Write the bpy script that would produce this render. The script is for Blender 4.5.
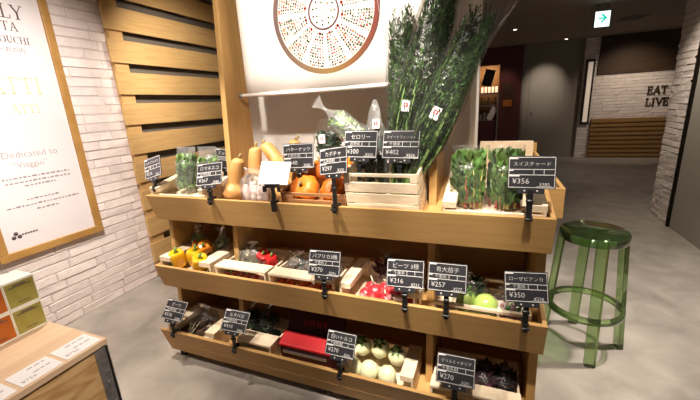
import bpy, math, random
from mathutils import Vector, Matrix, noise

for o in list(bpy.data.objects):
    bpy.data.objects.remove(o)
SC = bpy.context.scene
COL = SC.collection
R = math.radians
PI = math.pi

# ------------------------------------------------------------ camera, world, exposure, lamps
def make_camera():
    p, r, y = R(15.0948), R(-3.2587), R(22.3562)
    right = Vector((math.cos(y), math.sin(y), 0)); fw = Vector((-math.sin(y), math.cos(y), 0)); up = Vector((0, 0, 1))
    f2 = fw * math.cos(p) - up * math.sin(p); u2 = up * math.cos(p) + fw * math.sin(p)
    r3 = right * math.cos(r) + u2 * math.sin(r); u3 = u2 * math.cos(r) - right * math.sin(r)
    cd = bpy.data.cameras.new('camera'); cam = bpy.data.objects.new('camera', cd); COL.objects.link(cam)
    m = Matrix((r3, u3, -f2)).transposed().to_4x4(); m.translation = (0, 0, 1.5)
    cam.matrix_world = m
    cd.sensor_width = 36; cd.lens = 350.23 / 700 * 36; cd.clip_start = 0.02
    SC.camera = cam
make_camera()
vs = SC.view_settings
vs.view_transform = 'Standard'; vs.look = 'None'; vs.gamma = 1; vs.use_curve_mapping = False
vs.exposure = 1.27
W = bpy.data.worlds.new('world'); SC.world = W; W.use_nodes = True
W.node_tree.nodes['Background'].inputs[0].default_value = (1.0, 0.90, 0.80, 1)
W.node_tree.nodes['Background'].inputs[1].default_value = 0.065

def spot(name, loc, aim, power, angle=50, blend=0.6, size=0.05, col=(1, .89, .77)):
    d = bpy.data.lights.new(name, 'SPOT'); d.energy = power; d.spot_size = R(angle); d.spot_blend = blend
    d.shadow_soft_size = size; d.color = col
    o = bpy.data.objects.new(name, d); COL.objects.link(o); o.location = loc
    o.rotation_euler = (Vector(aim) - Vector(loc)).to_track_quat('-Z', 'Y').to_euler()
    return o
spot('track_spot_poster', (-1.35, .95, 2.55), (-2.95, 1.50, 1.35), 120, 70, 1, col=(1, .88, .80))
spot('track_spot_slats', (-1.55, 2.00, 2.58), (-2.95, 2.95, 1.70), 160, 62, 1)
for k_, (x_, p_) in enumerate(((-1.55, 85), (-.98, 85), (-.40, 95), (.14, 80))):
    spot('track_spot_rack', (x_, .60, 2.55), (x_, 1.62, .95), p_, 38, .5)
spot('track_spot_banner', (-.80, .40, 2.55), (-.78, 1.70, 1.95), 95, 62, .9)
spot('track_spot_low_tray', (-.30, .62, 2.55), (-.44, 1.36, .33), 110, 17, .7)
spot('track_spot_counter', (-.15, .35, 2.5), (-1.35, .6, .6), 85, 30, .9)
spot('track_spot_floor', (-1.9, 1.05, 2.58), (-2.35, 1.05, 0), 78, 80, 1)
spot('track_spot_aisle', (1.3, 2.4, 2.58), (1.2, 2.3, 0), 120, 95, 1)
spot('fill_side_rack', (.45, 2.35, 2.55), (.02, 3.08, 1.10), 55, 40, .9)  # added fill light to brighten the side rack and pillar edge
spot('downlight_shop', (1.10, 8.75, 2.6), (1.10, 9.9, 1.62), 34, 46, 1, col=(1, .86, .70))
spot('downlight_corridor', (1.3, 7.6, 2.6), (1.3, 7.9, 0), 12, 110, 1)
spot('downlight_brick', (2.75, 8.5, 2.6), (2.75, 9.8, 1.2), 32, 85, 1, col=(1, .82, .64))
spot('fill_column', (1.2, 4.5, 2.6), (1.88, 4.6, 1.0), 34, 80, 1, col=(1, .86, .70))  # added fill light to lift the dark pier and grey panel
spot('fill_shop_front', (.25, 9.2, 2.6), (.2, 9.85, 1.2), 10, 60, 1, col=(1, .75, .6))  # added fill light so the maroon surround shows

# ------------------------------------------------------------ materials
def mat(name, col=(.8, .8, .8), rough=.6, spec=.3, metal=0.0, var=0.0, scale=8, stretch=(1, 1, 1), bump=0.0, bscale=60,
        col2=None, island=0.0, emit=None, estr=0, sss=0, coat=0, ramp=(.35, .65), detail=5, dist=0):
    m = bpy.data.materials.new(name); m.use_nodes = True
    nt = m.node_tree; N = nt.nodes; L = nt.links; b = N['Principled BSDF']
    b.inputs['Base Color'].default_value = (*col, 1); b.inputs['Roughness'].default_value = rough
    b.inputs['Specular IOR Level'].default_value = spec; b.inputs['Metallic'].default_value = metal
    b.inputs['Coat Weight'].default_value = coat
    if sss: b.inputs['Subsurface Weight'].default_value = sss; b.inputs['Subsurface Radius'].default_value = (.02, .01, .005)
    tc = N.new('ShaderNodeTexCoord'); mp = N.new('ShaderNodeMapping'); mp.inputs['Scale'].default_value = stretch
    L.new(tc.outputs['Object'], mp.inputs['Vector'])
    src = None
    if col2 is not None or var:
        c2 = col2 if col2 is not None else tuple(max(0, c * (1 - var)) for c in col)
        n = N.new('ShaderNodeTexNoise'); n.inputs['Scale'].default_value = scale; n.inputs['Detail'].default_value = detail
        n.inputs['Distortion'].default_value = dist
        L.new(mp.outputs[0], n.inputs['Vector'])
        rp = N.new('ShaderNodeValToRGB'); rp.color_ramp.elements[0].position = ramp[0]; rp.color_ramp.elements[1].position = ramp[1]
        rp.color_ramp.elements[0].color = (*c2, 1); rp.color_ramp.elements[1].color = (*col, 1)
        L.new(n.outputs[0], rp.inputs[0]); src = rp.outputs[0]
    if island:
        g = N.new('ShaderNodeNewGeometry'); hs = N.new('ShaderNodeHueSaturation')
        ma = N.new('ShaderNodeMapRange'); ma.inputs['To Min'].default_value = 1 - island; ma.inputs['To Max'].default_value = 1 + island
        L.new(g.outputs['Random Per Island'], ma.inputs['Value']); L.new(ma.outputs[0], hs.inputs['Value'])
        mb_ = N.new('ShaderNodeMapRange'); mb_.inputs['To Min'].default_value = .5 - island * .06; mb_.inputs['To Max'].default_value = .5 + island * .06
        L.new(g.outputs['Random Per Island'], mb_.inputs['Value']); L.new(mb_.outputs[0], hs.inputs['Hue'])
        if src: L.new(src, hs.inputs['Color'])
        else: hs.inputs['Color'].default_value = (*col, 1)
        src = hs.outputs[0]
    if src: L.new(src, b.inputs['Base Color'])
    if bump:
        n2 = N.new('ShaderNodeTexNoise'); n2.inputs['Scale'].default_value = bscale; n2.inputs['Detail'].default_value = 4
        L.new(mp.outputs[0], n2.inputs['Vector'])
        bp = N.new('ShaderNodeBump'); bp.inputs['Strength'].default_value = bump; bp.inputs['Distance'].default_value = .01
        L.new(n2.outputs[0], bp.inputs['Height']); L.new(bp.outputs[0], b.inputs['Normal'])
    if emit:
        b.inputs['Emission Color'].default_value = (*emit, 1); b.inputs['Emission Strength'].default_value = estr
    return m

def film(name, tint=(1, 1, 1), base=.05, amp=.75, haze=.06):
    m = bpy.data.materials.new(name); m.use_nodes = True
    nt = m.node_tree; N = nt.nodes; L = nt.links
    for n in list(N): N.remove(n)
    out = N.new('ShaderNodeOutputMaterial'); tr = N.new('ShaderNodeBsdfTransparent'); tr.inputs[0].default_value = (*tint, 1)
    gl = N.new('ShaderNodeBsdfGlossy'); gl.inputs['Roughness'].default_value = .22
    df = N.new('ShaderNodeBsdfDiffuse'); df.inputs[0].default_value = (.9, .9, .9, 1)
    tc = N.new('ShaderNodeTexCoord'); nz = N.new('ShaderNodeTexNoise'); nz.inputs['Scale'].default_value = 28; nz.inputs['Detail'].default_value = 3
    nz.inputs['Distortion'].default_value = 1.5
    bp = N.new('ShaderNodeBump'); bp.inputs['Strength'].default_value = .6; bp.inputs['Distance'].default_value = .010
    L.new(tc.outputs['Object'], nz.inputs['Vector']); L.new(nz.outputs[0], bp.inputs['Height'])
    L.new(bp.outputs[0], gl.inputs['Normal'])
    lw = N.new('ShaderNodeLayerWeight'); lw.inputs[0].default_value = .25; L.new(bp.outputs[0], lw.inputs['Normal'])
    ma = N.new('ShaderNodeMath'); ma.operation = 'MULTIPLY_ADD'; ma.inputs[1].default_value = amp; ma.inputs[2].default_value = base
    L.new(lw.outputs['Fresnel'], ma.inputs[0])
    m1 = N.new('ShaderNodeMixShader'); m2 = N.new('ShaderNodeMixShader'); m1.inputs[0].default_value = haze
    L.new(tr.outputs[0], m1.inputs[1]); L.new(df.outputs[0], m1.inputs[2])
    L.new(ma.outputs[0], m2.inputs[0]); L.new(m1.outputs[0], m2.inputs[1]); L.new(gl.outputs[0], m2.inputs[2])
    L.new(m2.outputs[0], out.inputs[0])
    return m

def tinted(name, tint, body, dif=.25):
    m = bpy.data.materials.new(name); m.use_nodes = True
    nt = m.node_tree; N = nt.nodes; L = nt.links
    for n in list(N): N.remove(n)
    out = N.new('ShaderNodeOutputMaterial'); tr = N.new('ShaderNodeBsdfTransparent'); tr.inputs[0].default_value = (*tint, 1)
    df = N.new('ShaderNodeBsdfDiffuse'); df.inputs[0].default_value = (*body, 1)
    tl = N.new('ShaderNodeBsdfTranslucent'); tl.inputs[0].default_value = (*body, 1)
    gl = N.new('ShaderNodeBsdfGlossy'); gl.inputs['Roughness'].default_value = .06
    a = N.new('ShaderNodeMixShader'); b = N.new('ShaderNodeMixShader'); c = N.new('ShaderNodeMixShader')
    a.inputs[0].default_value = .5; b.inputs[0].default_value = dif
    fr = N.new('ShaderNodeFresnel'); fr.inputs[0].default_value = 1.5
    L.new(df.outputs[0], a.inputs[1]); L.new(tl.outputs[0], a.inputs[2])
    L.new(tr.outputs[0], b.inputs[1]); L.new(a.outputs[0], b.inputs[2])
    L.new(fr.outputs[0], c.inputs[0]); L.new(b.outputs[0], c.inputs[1]); L.new(gl.outputs[0], c.inputs[2])
    L.new(c.outputs[0], out.inputs[0])
    return m

M = {}
M['oak'] = mat('oak_board', (.51, .305, .112), .5, .3, col2=(.455, .265, .094), scale=7, stretch=(.6, 5, 9), detail=6, dist=.6)
M['oak_up'] = mat('oak_upright', (.51, .305, .112), .5, .3, col2=(.45, .26, .092), scale=7, stretch=(7, 5, .6), detail=6, dist=.6)
M['slat'] = mat('slat_wood', (.64, .42, .18), .5, .25, col2=(.56, .345, .135), scale=6, stretch=(6, .6, 8), detail=6, dist=.6)
M['pine'] = mat('pale_pine', (.84, .71, .53), .6, .2, col2=(.74, .59, .41), scale=9, stretch=(2, 2, 9), detail=5, dist=.5)
M['ply'] = mat('plywood', (.56, .36, .17), .5, .3, col2=(.40, .215, .085), scale=2.6, stretch=(2, .9, 5), detail=4, dist=2.6, ramp=(.42, .60))
M['top'] = mat('counter_top', (.60, .43, .29), .5, .3, col2=(.52, .355, .225), scale=7, stretch=(5, .6, 9), detail=5, dist=.5)
M['rustic'] = mat('stained_wood', (.44, .22, .095), .6, .2, col2=(.32, .15, .06), scale=9, stretch=(1, 4, 9))
M['frame'] = mat('frame_wood', (.44, .25, .075), .45, .35, col2=(.36, .19, .05), scale=8, stretch=(5, 1, 1))
M['brick'] = mat('white_painted_brick', (.86, .78, .745), .75, .2, col2=(.77, .69, .655), scale=14, bump=.5, bscale=55, island=.06)
M['mortar'] = mat('mortar', (.60, .53, .50), .9, .1, bump=.4, bscale=80)
M['plaster'] = mat('white_plaster', (.74, .70, .66), .8, .15, var=.04, scale=4)
M['greywall'] = mat('grey_plaster', (.30, .27, .235), .8, .15, var=.06, scale=3)
M['ceil'] = mat('ceiling_paint', (.33, .275, .23), .85, .1, var=.04, scale=3)
M['floor'] = mat('concrete_floor', (.47, .43, .385), .42, .35, col2=(.31, .28, .25), scale=4.5, detail=10, bump=.05, bscale=30, ramp=(.30, .68), dist=.4)
M['panel'] = mat('grey_panel', (.42, .40, .35), .55, .3, var=.05, scale=20)
M['dark_metal'] = mat('dark_bronze', (.035, .026, .02), .35, .5, metal=.6)
M['steel'] = mat('galvanised_steel', (.42, .42, .44), .38, .5, metal=.9, var=.2, scale=40)
M['black'] = mat('black_plastic', (.012, .012, .012), .35, .4)
M['board'] = mat('chalk_board', (.022, .022, .026), .32, .5)
M['board_sheen'] = mat('chalk_board_sheen', (.035, .034, .05), .25, .8)  # glossier board, with its bluish glancing sheen also tinted into the colour
M['chalk'] = mat('white_ink', (.60, .59, .58), .6, .2)
M['lab'] = mat('grey_white_label', (.66, .63, .63), .5, .3)
M['paper'] = mat('white_paper', (.88, .87, .85), .6, .2)
M['canvas'] = mat('banner_canvas', (.86, .80, .755), .8, .15, bump=.1, bscale=12)
M['poster'] = mat('poster_paper', (.74, .70, .71), .4, .3)
M['ink'] = mat('dark_ink', (.12, .09, .09), .6, .2)
M['greyink'] = mat('grey_ink', (.30, .26, .27), .6, .2)
M['yellowink'] = mat('yellow_ink', (.84, .77, .44), .6, .2)
M['ring'] = mat('printed_ring', (.42, .26, .10), .6, .2)
def ring_colours(m):
    N = m.node_tree.nodes; L = m.node_tree.links; tc = N.new('ShaderNodeTexCoord'); sx = N.new('ShaderNodeSeparateXYZ'); L.new(tc.outputs['Object'], sx.inputs[0])
    mr = N.new('ShaderNodeMapRange'); mr.inputs['From Min'].default_value = -.29; mr.inputs['From Max'].default_value = .29; L.new(sx.outputs[0], mr.inputs[0])
    cr = N.new('ShaderNodeValToRGB'); e = cr.color_ramp.elements; e[0].color = (.12, .075, .075, 1); e[1].color = (.15, .018, .016, 1)
    for p, c in ((.25, (.22, .14, .085, 1)), (.55, (.30, .18, .06, 1)), (.85, (.20, .06, .03, 1))): q = e.new(p); q.color = c
    L.new(mr.outputs[0], cr.inputs[0]); L.new(cr.outputs[0], N['Principled BSDF'].inputs['Base Color'])
ring_colours(M['ring'])
M['plum'] = mat('plum_ring', (.10, .045, .055), .6, .2)
for k, c in dict(dot_green=(.035, .085, .035), dot_red=(.36, .035, .025), dot_orange=(.50, .17, .04), dot_brown=(.06, .035, .025)).items():
    M[k] = mat(k, c, .7, .1)
M['film'] = film('cellophane', base=.010, amp=.45, haze=.012)
M['film_dull'] = film('cloudy_cellophane', base=.04, amp=.50, haze=.09)
M['stool'] = tinted('green_polycarbonate', (.76, .90, .64), (.48, .68, .26), .17)
M['stool_seat'] = tinted('green_polycarbonate_seat', (.50, .72, .42), (.30, .46, .16), .07)
M['chard'] = mat('chard_leaf', (.062, .115, .028), .45, .35, col2=(.10, .17, .045), scale=30, island=.45)
M['film_mid'] = film('soft_cellophane', base=.02, amp=.36, haze=.02)
M['leaf'] = mat('leaf_green', (.085, .165, .038), .5, .3, island=.45)
M['leaf_light'] = mat('leaf_light', (.17, .29, .075), .5, .3, island=.35)
M['leaf_mid'] = mat('lettuce_leaf', (.20, .36, .08), .5, .3, island=.4)
M['leaf_dark'] = mat('leaf_dark', (.022, .055, .022), .5, .3, island=.4)
M['dill'] = mat('fennel_frond', (.040, .080, .017), .7, .08, island=.5)
M['stalk'] = mat('fennel_stalk', (.22, .36, .10), .5, .3, island=.25)
M['chardred'] = mat('chard_stem', (.42, .06, .05), .4, .4, island=.4)
M['chardyel'] = mat('chard_stem_yellow', (.42, .40, .12), .4, .4, island=.2)
M['squash'] = mat('butternut_skin', (.60, .335, .125), .45, .35, col2=(.47, .235, .075), scale=9, sss=.05)
M['pumpkin'] = mat('pumpkin_skin', (.74, .21, .020), .42, .35, col2=(.62, .14, .012), scale=10, sss=.05)
M['stem'] = mat('dry_stem', (.30, .22, .10), .8, .1, var=.3, scale=40)
M['yellow_pepper'] = mat('yellow_pepper_skin', (.87, .47, .015), .18, .5, var=.12, scale=9)
M['orange_pepper'] = mat('orange_pepper_skin', (.76, .25, .015), .2, .5, var=.12, scale=9)
M['red_pepper'] = mat('red_pepper_skin', (.62, .02, .02), .16, .5, var=.1, scale=9)
M['tomato'] = mat('tomato_skin', (.62, .06, .015), .18, .5, col2=(.70, .17, .02), scale=6)
M['garlic'] = mat('garlic_skin', (.74, .64, .60), .6, .2, col2=(.56, .36, .36), scale=24, stretch=(3, 3, .6))
M['beet'] = mat('beet_skin', (.48, .025, .035), .3, .45, col2=(.74, .42, .40), scale=11, ramp=(.36, .5))
M['turnip'] = mat('pale_aubergine', (.86, .84, .60), .3, .45, col2=(.78, .78, .45), scale=6)
M['lime'] = mat('green_aubergine', (.45, .60, .16), .25, .5, col2=(.38, .53, .12), scale=6)
M['purple'] = mat('purple_aubergine', (.28, .03, .12), .25, .5, col2=(.50, .28, .38), scale=10)
M['radicchio'] = mat('radicchio_leaf', (.065, .016, .030), .4, .4, island=.5)
M['root'] = mat('dark_root', (.11, .065, .045), .7, .2, var=.4, scale=30)
M['onion_leaf'] = mat('pale_stalk', (.55, .50, .36), .5, .3, island=.2)
M['red'] = mat('red_card', (.50, .012, .018), .4, .35)
M['darkred'] = mat('dark_red_lining', (.040, .006, .007), .6, .2)
M['maroon'] = mat('maroon_lacquer', (.11, .03, .03), .4, .4)
M['tea_green'] = mat('tea_carton_olive', (.38, .33, .085), .5, .3, col2=(.31, .26, .055), scale=18)
M['tea_orange'] = mat('tea_carton_orange', (.50, .14, .02), .5, .3, col2=(.42, .10, .015), scale=18)
M['cream'] = mat('cream_card', (.80, .78, .68), .55, .3)
M['darkwood'] = mat('dark_wood', (.075, .042, .022), .55, .25, var=.3, scale=6, stretch=(.6, 1, 9))
M['ribwood'] = mat('rib_wood', (.36, .20, .075), .5, .3, var=.2, scale=6, stretch=(.6, 1, 9))
M['exit_white'] = mat('exit_face', (.9, .95, .95), .4, .2, emit=(.82, 1.0, .97), estr=.62)
M['exit_green'] = mat('exit_arrow', (.0, .5, .36), .4, .2, emit=(.02, .62, .45), estr=.42)
M['lamp'] = mat('lamp_glow', (1, .9, .75), .4, .2, emit=(1, .82, .6), estr=3)
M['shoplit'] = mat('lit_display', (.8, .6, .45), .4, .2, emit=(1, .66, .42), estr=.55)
M['lightbox'] = mat('lightbox_face', (.7, .62, .55), .4, .2, emit=(1, .8, .62), estr=.12)
M['grille'] = mat('grille_paint', (.16, .135, .11), .7, .2)

# ------------------------------------------------------------ mesh kit
class MB:
    def __init__(s): s.v = []; s.f = []; s.sm = []; s.xf = Matrix()
    def add(s, vs_, fs, smooth=False):
        n = len(s.v); s.v += [tuple(s.xf @ Vector(p)) for p in vs_]
        s.f += [tuple(i + n for i in f) for f in fs]; s.sm += [smooth] * len(fs)
        return s
    def box(s, x0, x1, y0, y1, z0, z1):
        return s.add([(x0, y0, z0), (x1, y0, z0), (x1, y1, z0), (x0, y1, z0), (x0, y0, z1), (x1, y0, z1), (x1, y1, z1), (x0, y1, z1)],
                     [(3, 2, 1, 0), (4, 5, 6, 7), (0, 1, 5, 4), (1, 2, 6, 5), (2, 3, 7, 6), (3, 0, 4, 7)])
    def prism(s, pts, a0, a1, ax='x'):
        k = {'x': lambda a, p: (a, p[0], p[1]), 'y': lambda a, p: (p[0], a, p[1]), 'z': lambda a, p: (p[0], p[1], a)}[ax]
        n = len(pts)
        return s.add([k(a0, p) for p in pts] + [k(a1, p) for p in pts],
                     [tuple(range(n))[::-1], tuple(range(n, 2 * n))] + [(i, (i + 1) % n, n + (i + 1) % n, n + i) for i in range(n)])
    def surf(s, fn, nu, nv, closed=True, caps=True):
        vs_ = [fn(i / nu, j / nv) for j in range(nv + 1) for i in range(nu if closed else nu + 1)]
        w = nu if closed else nu + 1; fs = []
        for j in range(nv):
            for i in range(nu):
                a = j * w + i; b = j * w + (i + 1) % w if closed else j * w + i + 1
                fs.append((a, b, b + w, a + w))
        if closed and caps:
            fs.append(tuple(range(w))[::-1]); fs.append(tuple(range(nv * w, nv * w + w)))
        return s.add(vs_, fs, True)
    def tube(s, pts, rad, n=8, smooth=True):
        pts = [Vector(p) for p in pts]; k = len(pts)
        if not hasattr(rad, '__len__'): rad = [rad] * k
        vs_ = []; prev = None
        for i, p in enumerate(pts):
            t = (pts[min(i + 1, k - 1)] - pts[max(i - 1, 0)]).normalized()
            a = prev if prev is not None else (Vector((0, 0, 1)) if abs(t.z) < .9 else Vector((1, 0, 0)))
            u = (a - t * a.dot(t)).normalized(); prev = u; w = t.cross(u)
            vs_ += [tuple(p + (u * math.cos(2 * PI * j / n) + w * math.sin(2 * PI * j / n)) * rad[i]) for j in range(n)]
        fs = [(i * n + j, i * n + (j + 1) % n, (i + 1) * n + (j + 1) % n, (i + 1) * n + j) for i in range(k - 1) for j in range(n)]
        fs += [tuple(range(n))[::-1], tuple(range((k - 1) * n, k * n))]
        return s.add(vs_, fs, smooth)
    def lathe(s, prof, n=24, c=(0, 0, 0), caps=True):
        return s.surf(lambda u, v: (c[0] + prof[round(v * (len(prof) - 1))][0] * math.cos(2 * PI * u), c[1] + prof[round(v * (len(prof) - 1))][0] * math.sin(2 * PI * u),
                                    c[2] + prof[round(v * (len(prof) - 1))][1]), n, len(prof) - 1, True, caps)
    def blob(s, c, r, nu=20, nv=12, amp=0, seed=0, fs=3):
        def fn(u, v):
            th = 2 * PI * u; ph = PI * min(max(v, .02), .98)
            d = Vector((math.sin(ph) * math.cos(th), math.sin(ph) * math.sin(th), -math.cos(ph)))
            k = 1 + (amp * noise.noise(d * fs + Vector((seed, seed * 2.3, 0))) if amp else 0)
            return (c[0] + r[0] * d.x * k, c[1] + r[1] * d.y * k, c[2] + r[2] * d.z * k)
        return s.surf(fn, nu, nv)
    def leaf(s, p, d, nrm, ln, wd, curl=.25):
        p = Vector(p); d = Vector(d).normalized(); sd = d.cross(Vector(nrm))
        if sd.length < 1e-4: sd = d.cross(Vector((1, 0, 0)))
        sd.normalize(); n = sd.cross(d); vs_ = []
        for t, k in ((0, .12), (.35, .95), (.7, .8), (1, .08)):
            q = p + d * ln * t + n * (curl * ln * (t * t))
            vs_ += [tuple(q - sd * wd * k * .5 + n * wd * .12 * k), tuple(q + sd * wd * k * .5 + n * wd * .12 * k)]
        return s.add(vs_, [(0, 1, 3, 2), (2, 3, 5, 4), (4, 5, 7, 6)], True)
    def text(s, body, size, xf, align='CENTER', depth=.0005):
        vv, ff = text_mesh(body, align); old = s.xf; s.xf = old @ xf
        s.add([(x * size, y * size, z * depth / .002) for x, y, z in vv], ff); s.xf = old
        return s
    def build(s, name, m, parent=None, bevel=0, loc=(0, 0, 0), rot=(0, 0, 0)):
        me = bpy.data.meshes.new(name); me.from_pydata(s.v, [], s.f); me.update()
        me.polygons.foreach_set('use_smooth', s.sm); me.materials.append(m)
        o = bpy.data.objects.new(name, me); COL.objects.link(o); o.location = loc; o.rotation_euler = rot
        if parent is not None: o.parent = parent
        if bevel:
            b = o.modifiers.new('bevel', 'BEVEL'); b.width = bevel; b.segments = 2; b.limit_method = 'ANGLE'
        return o
_tc = {}
def text_mesh(body, align):
    if (body, align) not in _tc:
        c = bpy.data.curves.new('tmp', 'FONT'); c.body = body; c.align_x = align; c.align_y = 'CENTER'; c.resolution_u = 2; c.extrude = .002; c.offset = -.012
        o = bpy.data.objects.new('tmp', c); COL.objects.link(o)
        dg = bpy.context.evaluated_depsgraph_get(); me = bpy.data.meshes.new_from_object(o.evaluated_get(dg))
        _tc[(body, align)] = ([v.co[:] for v in me.vertices], [tuple(p.vertices) for p in me.polygons])
        bpy.data.objects.remove(o); bpy.data.curves.remove(c); bpy.data.meshes.remove(me)
    return _tc[(body, align)]
def tag(o, label, cat, group=None, kind=None):
    o['label'] = label; o['category'] = cat
    if group: o['group'] = group
    if kind: o['kind'] = kind
    return o
def thing(name, label, cat, loc=(0, 0, 0), rz=0, group=None, rx=0, ry=0):
    o = bpy.data.objects.new(name, None); COL.objects.link(o); o.empty_display_size = .05
    o.location = loc; o.rotation_euler = (R(rx), R(ry), R(rz))
    return tag(o, label, cat, group)
def struct(name, mb, m, bevel=0, parent=None):
    o = mb.build(name, m, parent, bevel)
    if parent is None: o['kind'] = 'structure'
    return o
def copy_thing(src, loc, rot=None, label=None, group=None):
    c = src.copy(); COL.objects.link(c); c.location = loc
    if rot is not None: c.rotation_euler = rot
    if label: c['label'] = label
    if group: c['group'] = group
    for ch in list(src.children):
        d = ch.copy(); COL.objects.link(d); d.parent = c
    return c
# serif capitals drawn as strokes: vertical and slanted bars with feet
GLY = {'E': (.62, [(.12, 0, .12, 1, 'w'), (0, 0, .58, 0, 'n'), (0, 1, .56, 1, 'n'), (.12, .52, .44, .52, 'n'), (.57, 0, .60, .22, 'n'), (.55, 1, .55, .80, 'n'), (.44, .42, .44, .62, 'n')]),
       'A': (.82, [(.10, 0, .42, 1, 'n'), (.42, 1, .72, 0, 'w'), (.22, .36, .60, .36, 'n'), (0, 0, .22, 0, 'n'), (.58, 0, .86, 0, 'n')]),
       'T': (.72, [(.36, 0, .36, 1, 'w'), (.02, 1, .70, 1, 'n'), (.02, 1, .02, .80, 'n'), (.70, 1, .70, .80, 'n'), (.22, 0, .50, 0, 'n')]),
       'L': (.62, [(.14, 0, .14, 1, 'w'), (0, 1, .30, 1, 'n'), (0, 0, .58, 0, 'n'), (.58, 0, .60, .25, 'n')]),
       'Y': (.78, [(.40, 0, .40, .48, 'w'), (.08, 1, .40, .46, 'w'), (.72, 1, .40, .46, 'n'), (-.04, 1, .22, 1, 'n'), (.60, 1, .84, 1, 'n'), (.26, 0, .54, 0, 'n')]),
       'I': (.36, [(.18, 0, .18, 1, 'w'), (.04, 0, .32, 0, 'n'), (.04, 1, .32, 1, 'n')]),
       'V': (.80, [(.08, 1, .42, 0, 'w'), (.74, 1, .42, 0, 'n'), (-.04, 1, .22, 1, 'n'), (.62, 1, .84, 1, 'n')]),
       'S': (.54, [(.44, .80, .40, .98, 'n'), (.40, .98, .14, .96, 'n'), (.14, .96, .08, .72, 'w'), (.08, .72, .42, .38, 'w'), (.42, .38, .42, .12, 'w'), (.42, .12, .30, 0, 'n'), (.30, 0, .06, .04, 'n'), (.06, .04, .04, .24, 'n')]),
       'P': (.60, [(.12, 0, .12, 1, 'w'), (0, 0, .28, 0, 'n'), (0, 1, .40, 1, 'n'), (.40, 1, .52, .78, 'w'), (.52, .78, .40, .48, 'w'), (.12, .48, .40, .48, 'n')]),
       'F': (.58, [(.12, 0, .12, 1, 'w'), (0, 1, .55, 1, 'n'), (.12, .52, .42, .52, 'n'), (0, 0, .28, 0, 'n'), (.54, 1, .54, .8, 'n')]),
       'M': (.95, [(.12, 0, .12, 1, 'n'), (.12, 1, .46, .1, 'w'), (.46, .1, .80, 1, 'n'), (.80, 0, .80, 1, 'w'), (0, 0, .24, 0, 'n'), (.66, 0, .94, 0, 'n')]),
       'R': (.70, [(.12, 0, .12, 1, 'w'), (0, 0, .28, 0, 'n'), (0, 1, .40, 1, 'n'), (.40, 1, .50, .78, 'w'), (.50, .78, .40, .52, 'w'), (.12, .52, .40, .52, 'n'), (.34, .52, .66, 0, 'w')]),
       'U': (.80, [(.14, 1, .14, .25, 'w'), (.14, .25, .38, 0, 'w'), (.38, 0, .64, .25, 'n'), (.64, .25, .64, 1, 'n'), (0, 1, .28, 1, 'n'), (.52, 1, .76, 1, 'n')]),
       'N': (.82, [(.12, 0, .12, 1, 'n'), (.12, 1, .66, 0, 'w'), (.66, 0, .66, 1, 'n'), (0, 0, .24, 0, 'n'), (.54, 1, .78, 1, 'n')]),
       'O': (.84, [(.06, .5, .14, .86, 'w'), (.14, .86, .40, 1, 'n'), (.40, 1, .66, .86, 'n'), (.66, .86, .74, .5, 'w'), (.74, .5, .66, .14, 'w'), (.66, .14, .40, 0, 'n'), (.40, 0, .14, .14, 'n'), (.14, .14, .06, .5, 'w')]),
       'C': (.74, [(.66, .78, .60, .96, 'n'), (.60, .96, .36, 1, 'n'), (.36, 1, .12, .80, 'n'), (.12, .80, .06, .5, 'w'), (.06, .5, .12, .2, 'w'), (.12, .2, .36, 0, 'n'), (.36, 0, .66, .16, 'n')]),
       'H': (.86, [(.14, 0, .14, 1, 'w'), (.68, 0, .68, 1, 'w'), (.14, .52, .68, .52, 'n'), (0, 0, .28, 0, 'n'), (0, 1, .28, 1, 'n'), (.54, 0, .82, 0, 'n'), (.54, 1, .82, 1, 'n')]),
       'B': (.66, [(.12, 0, .12, 1, 'w'), (0, 0, .42, 0, 'n'), (0, 1, .38, 1, 'n'), (.38, 1, .48, .77, 'w'), (.48, .77, .38, .54, 'w'), (.12, .54, .40, .54, 'n'), (.40, .54, .56, .28, 'w'), (.56, .28, .42, 0, 'w')])}
def serif(mb, body, h, xf, depth=.002, wide=.13, thin=.055, track=.10):
    tot = sum(GLY[c][0] + track for c in body) - track; x = -tot / 2; old = mb.xf; mb.xf = old @ xf
    for c in body:
        for (x0, y0, x1, y1, k) in GLY[c][1]:
            a = Vector(((x + x0) * h, (y0 - .5) * h)); b = Vector(((x + x1) * h, (y1 - .5) * h))
            t = (wide if k == 'w' else thin) * h; d = (b - a).normalized(); n = Vector((-d.y, d.x)) * t / 2; e = d * thin * h * .3
            mb.prism([tuple(a - e - n), tuple(b + e - n), tuple(b + e + n), tuple(a - e + n)], 0, depth, 'z')
        x += GLY[c][0] + track
    mb.xf = old
def frame_xf(origin, xdir, ydir):       # local x,y in a plane, z = outward
    x = Vector(xdir).normalized(); y = Vector(ydir).normalized(); z = x.cross(y)
    m = Matrix((x, y, z)).transposed().to_4x4(); m.translation = origin
    return m

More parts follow.
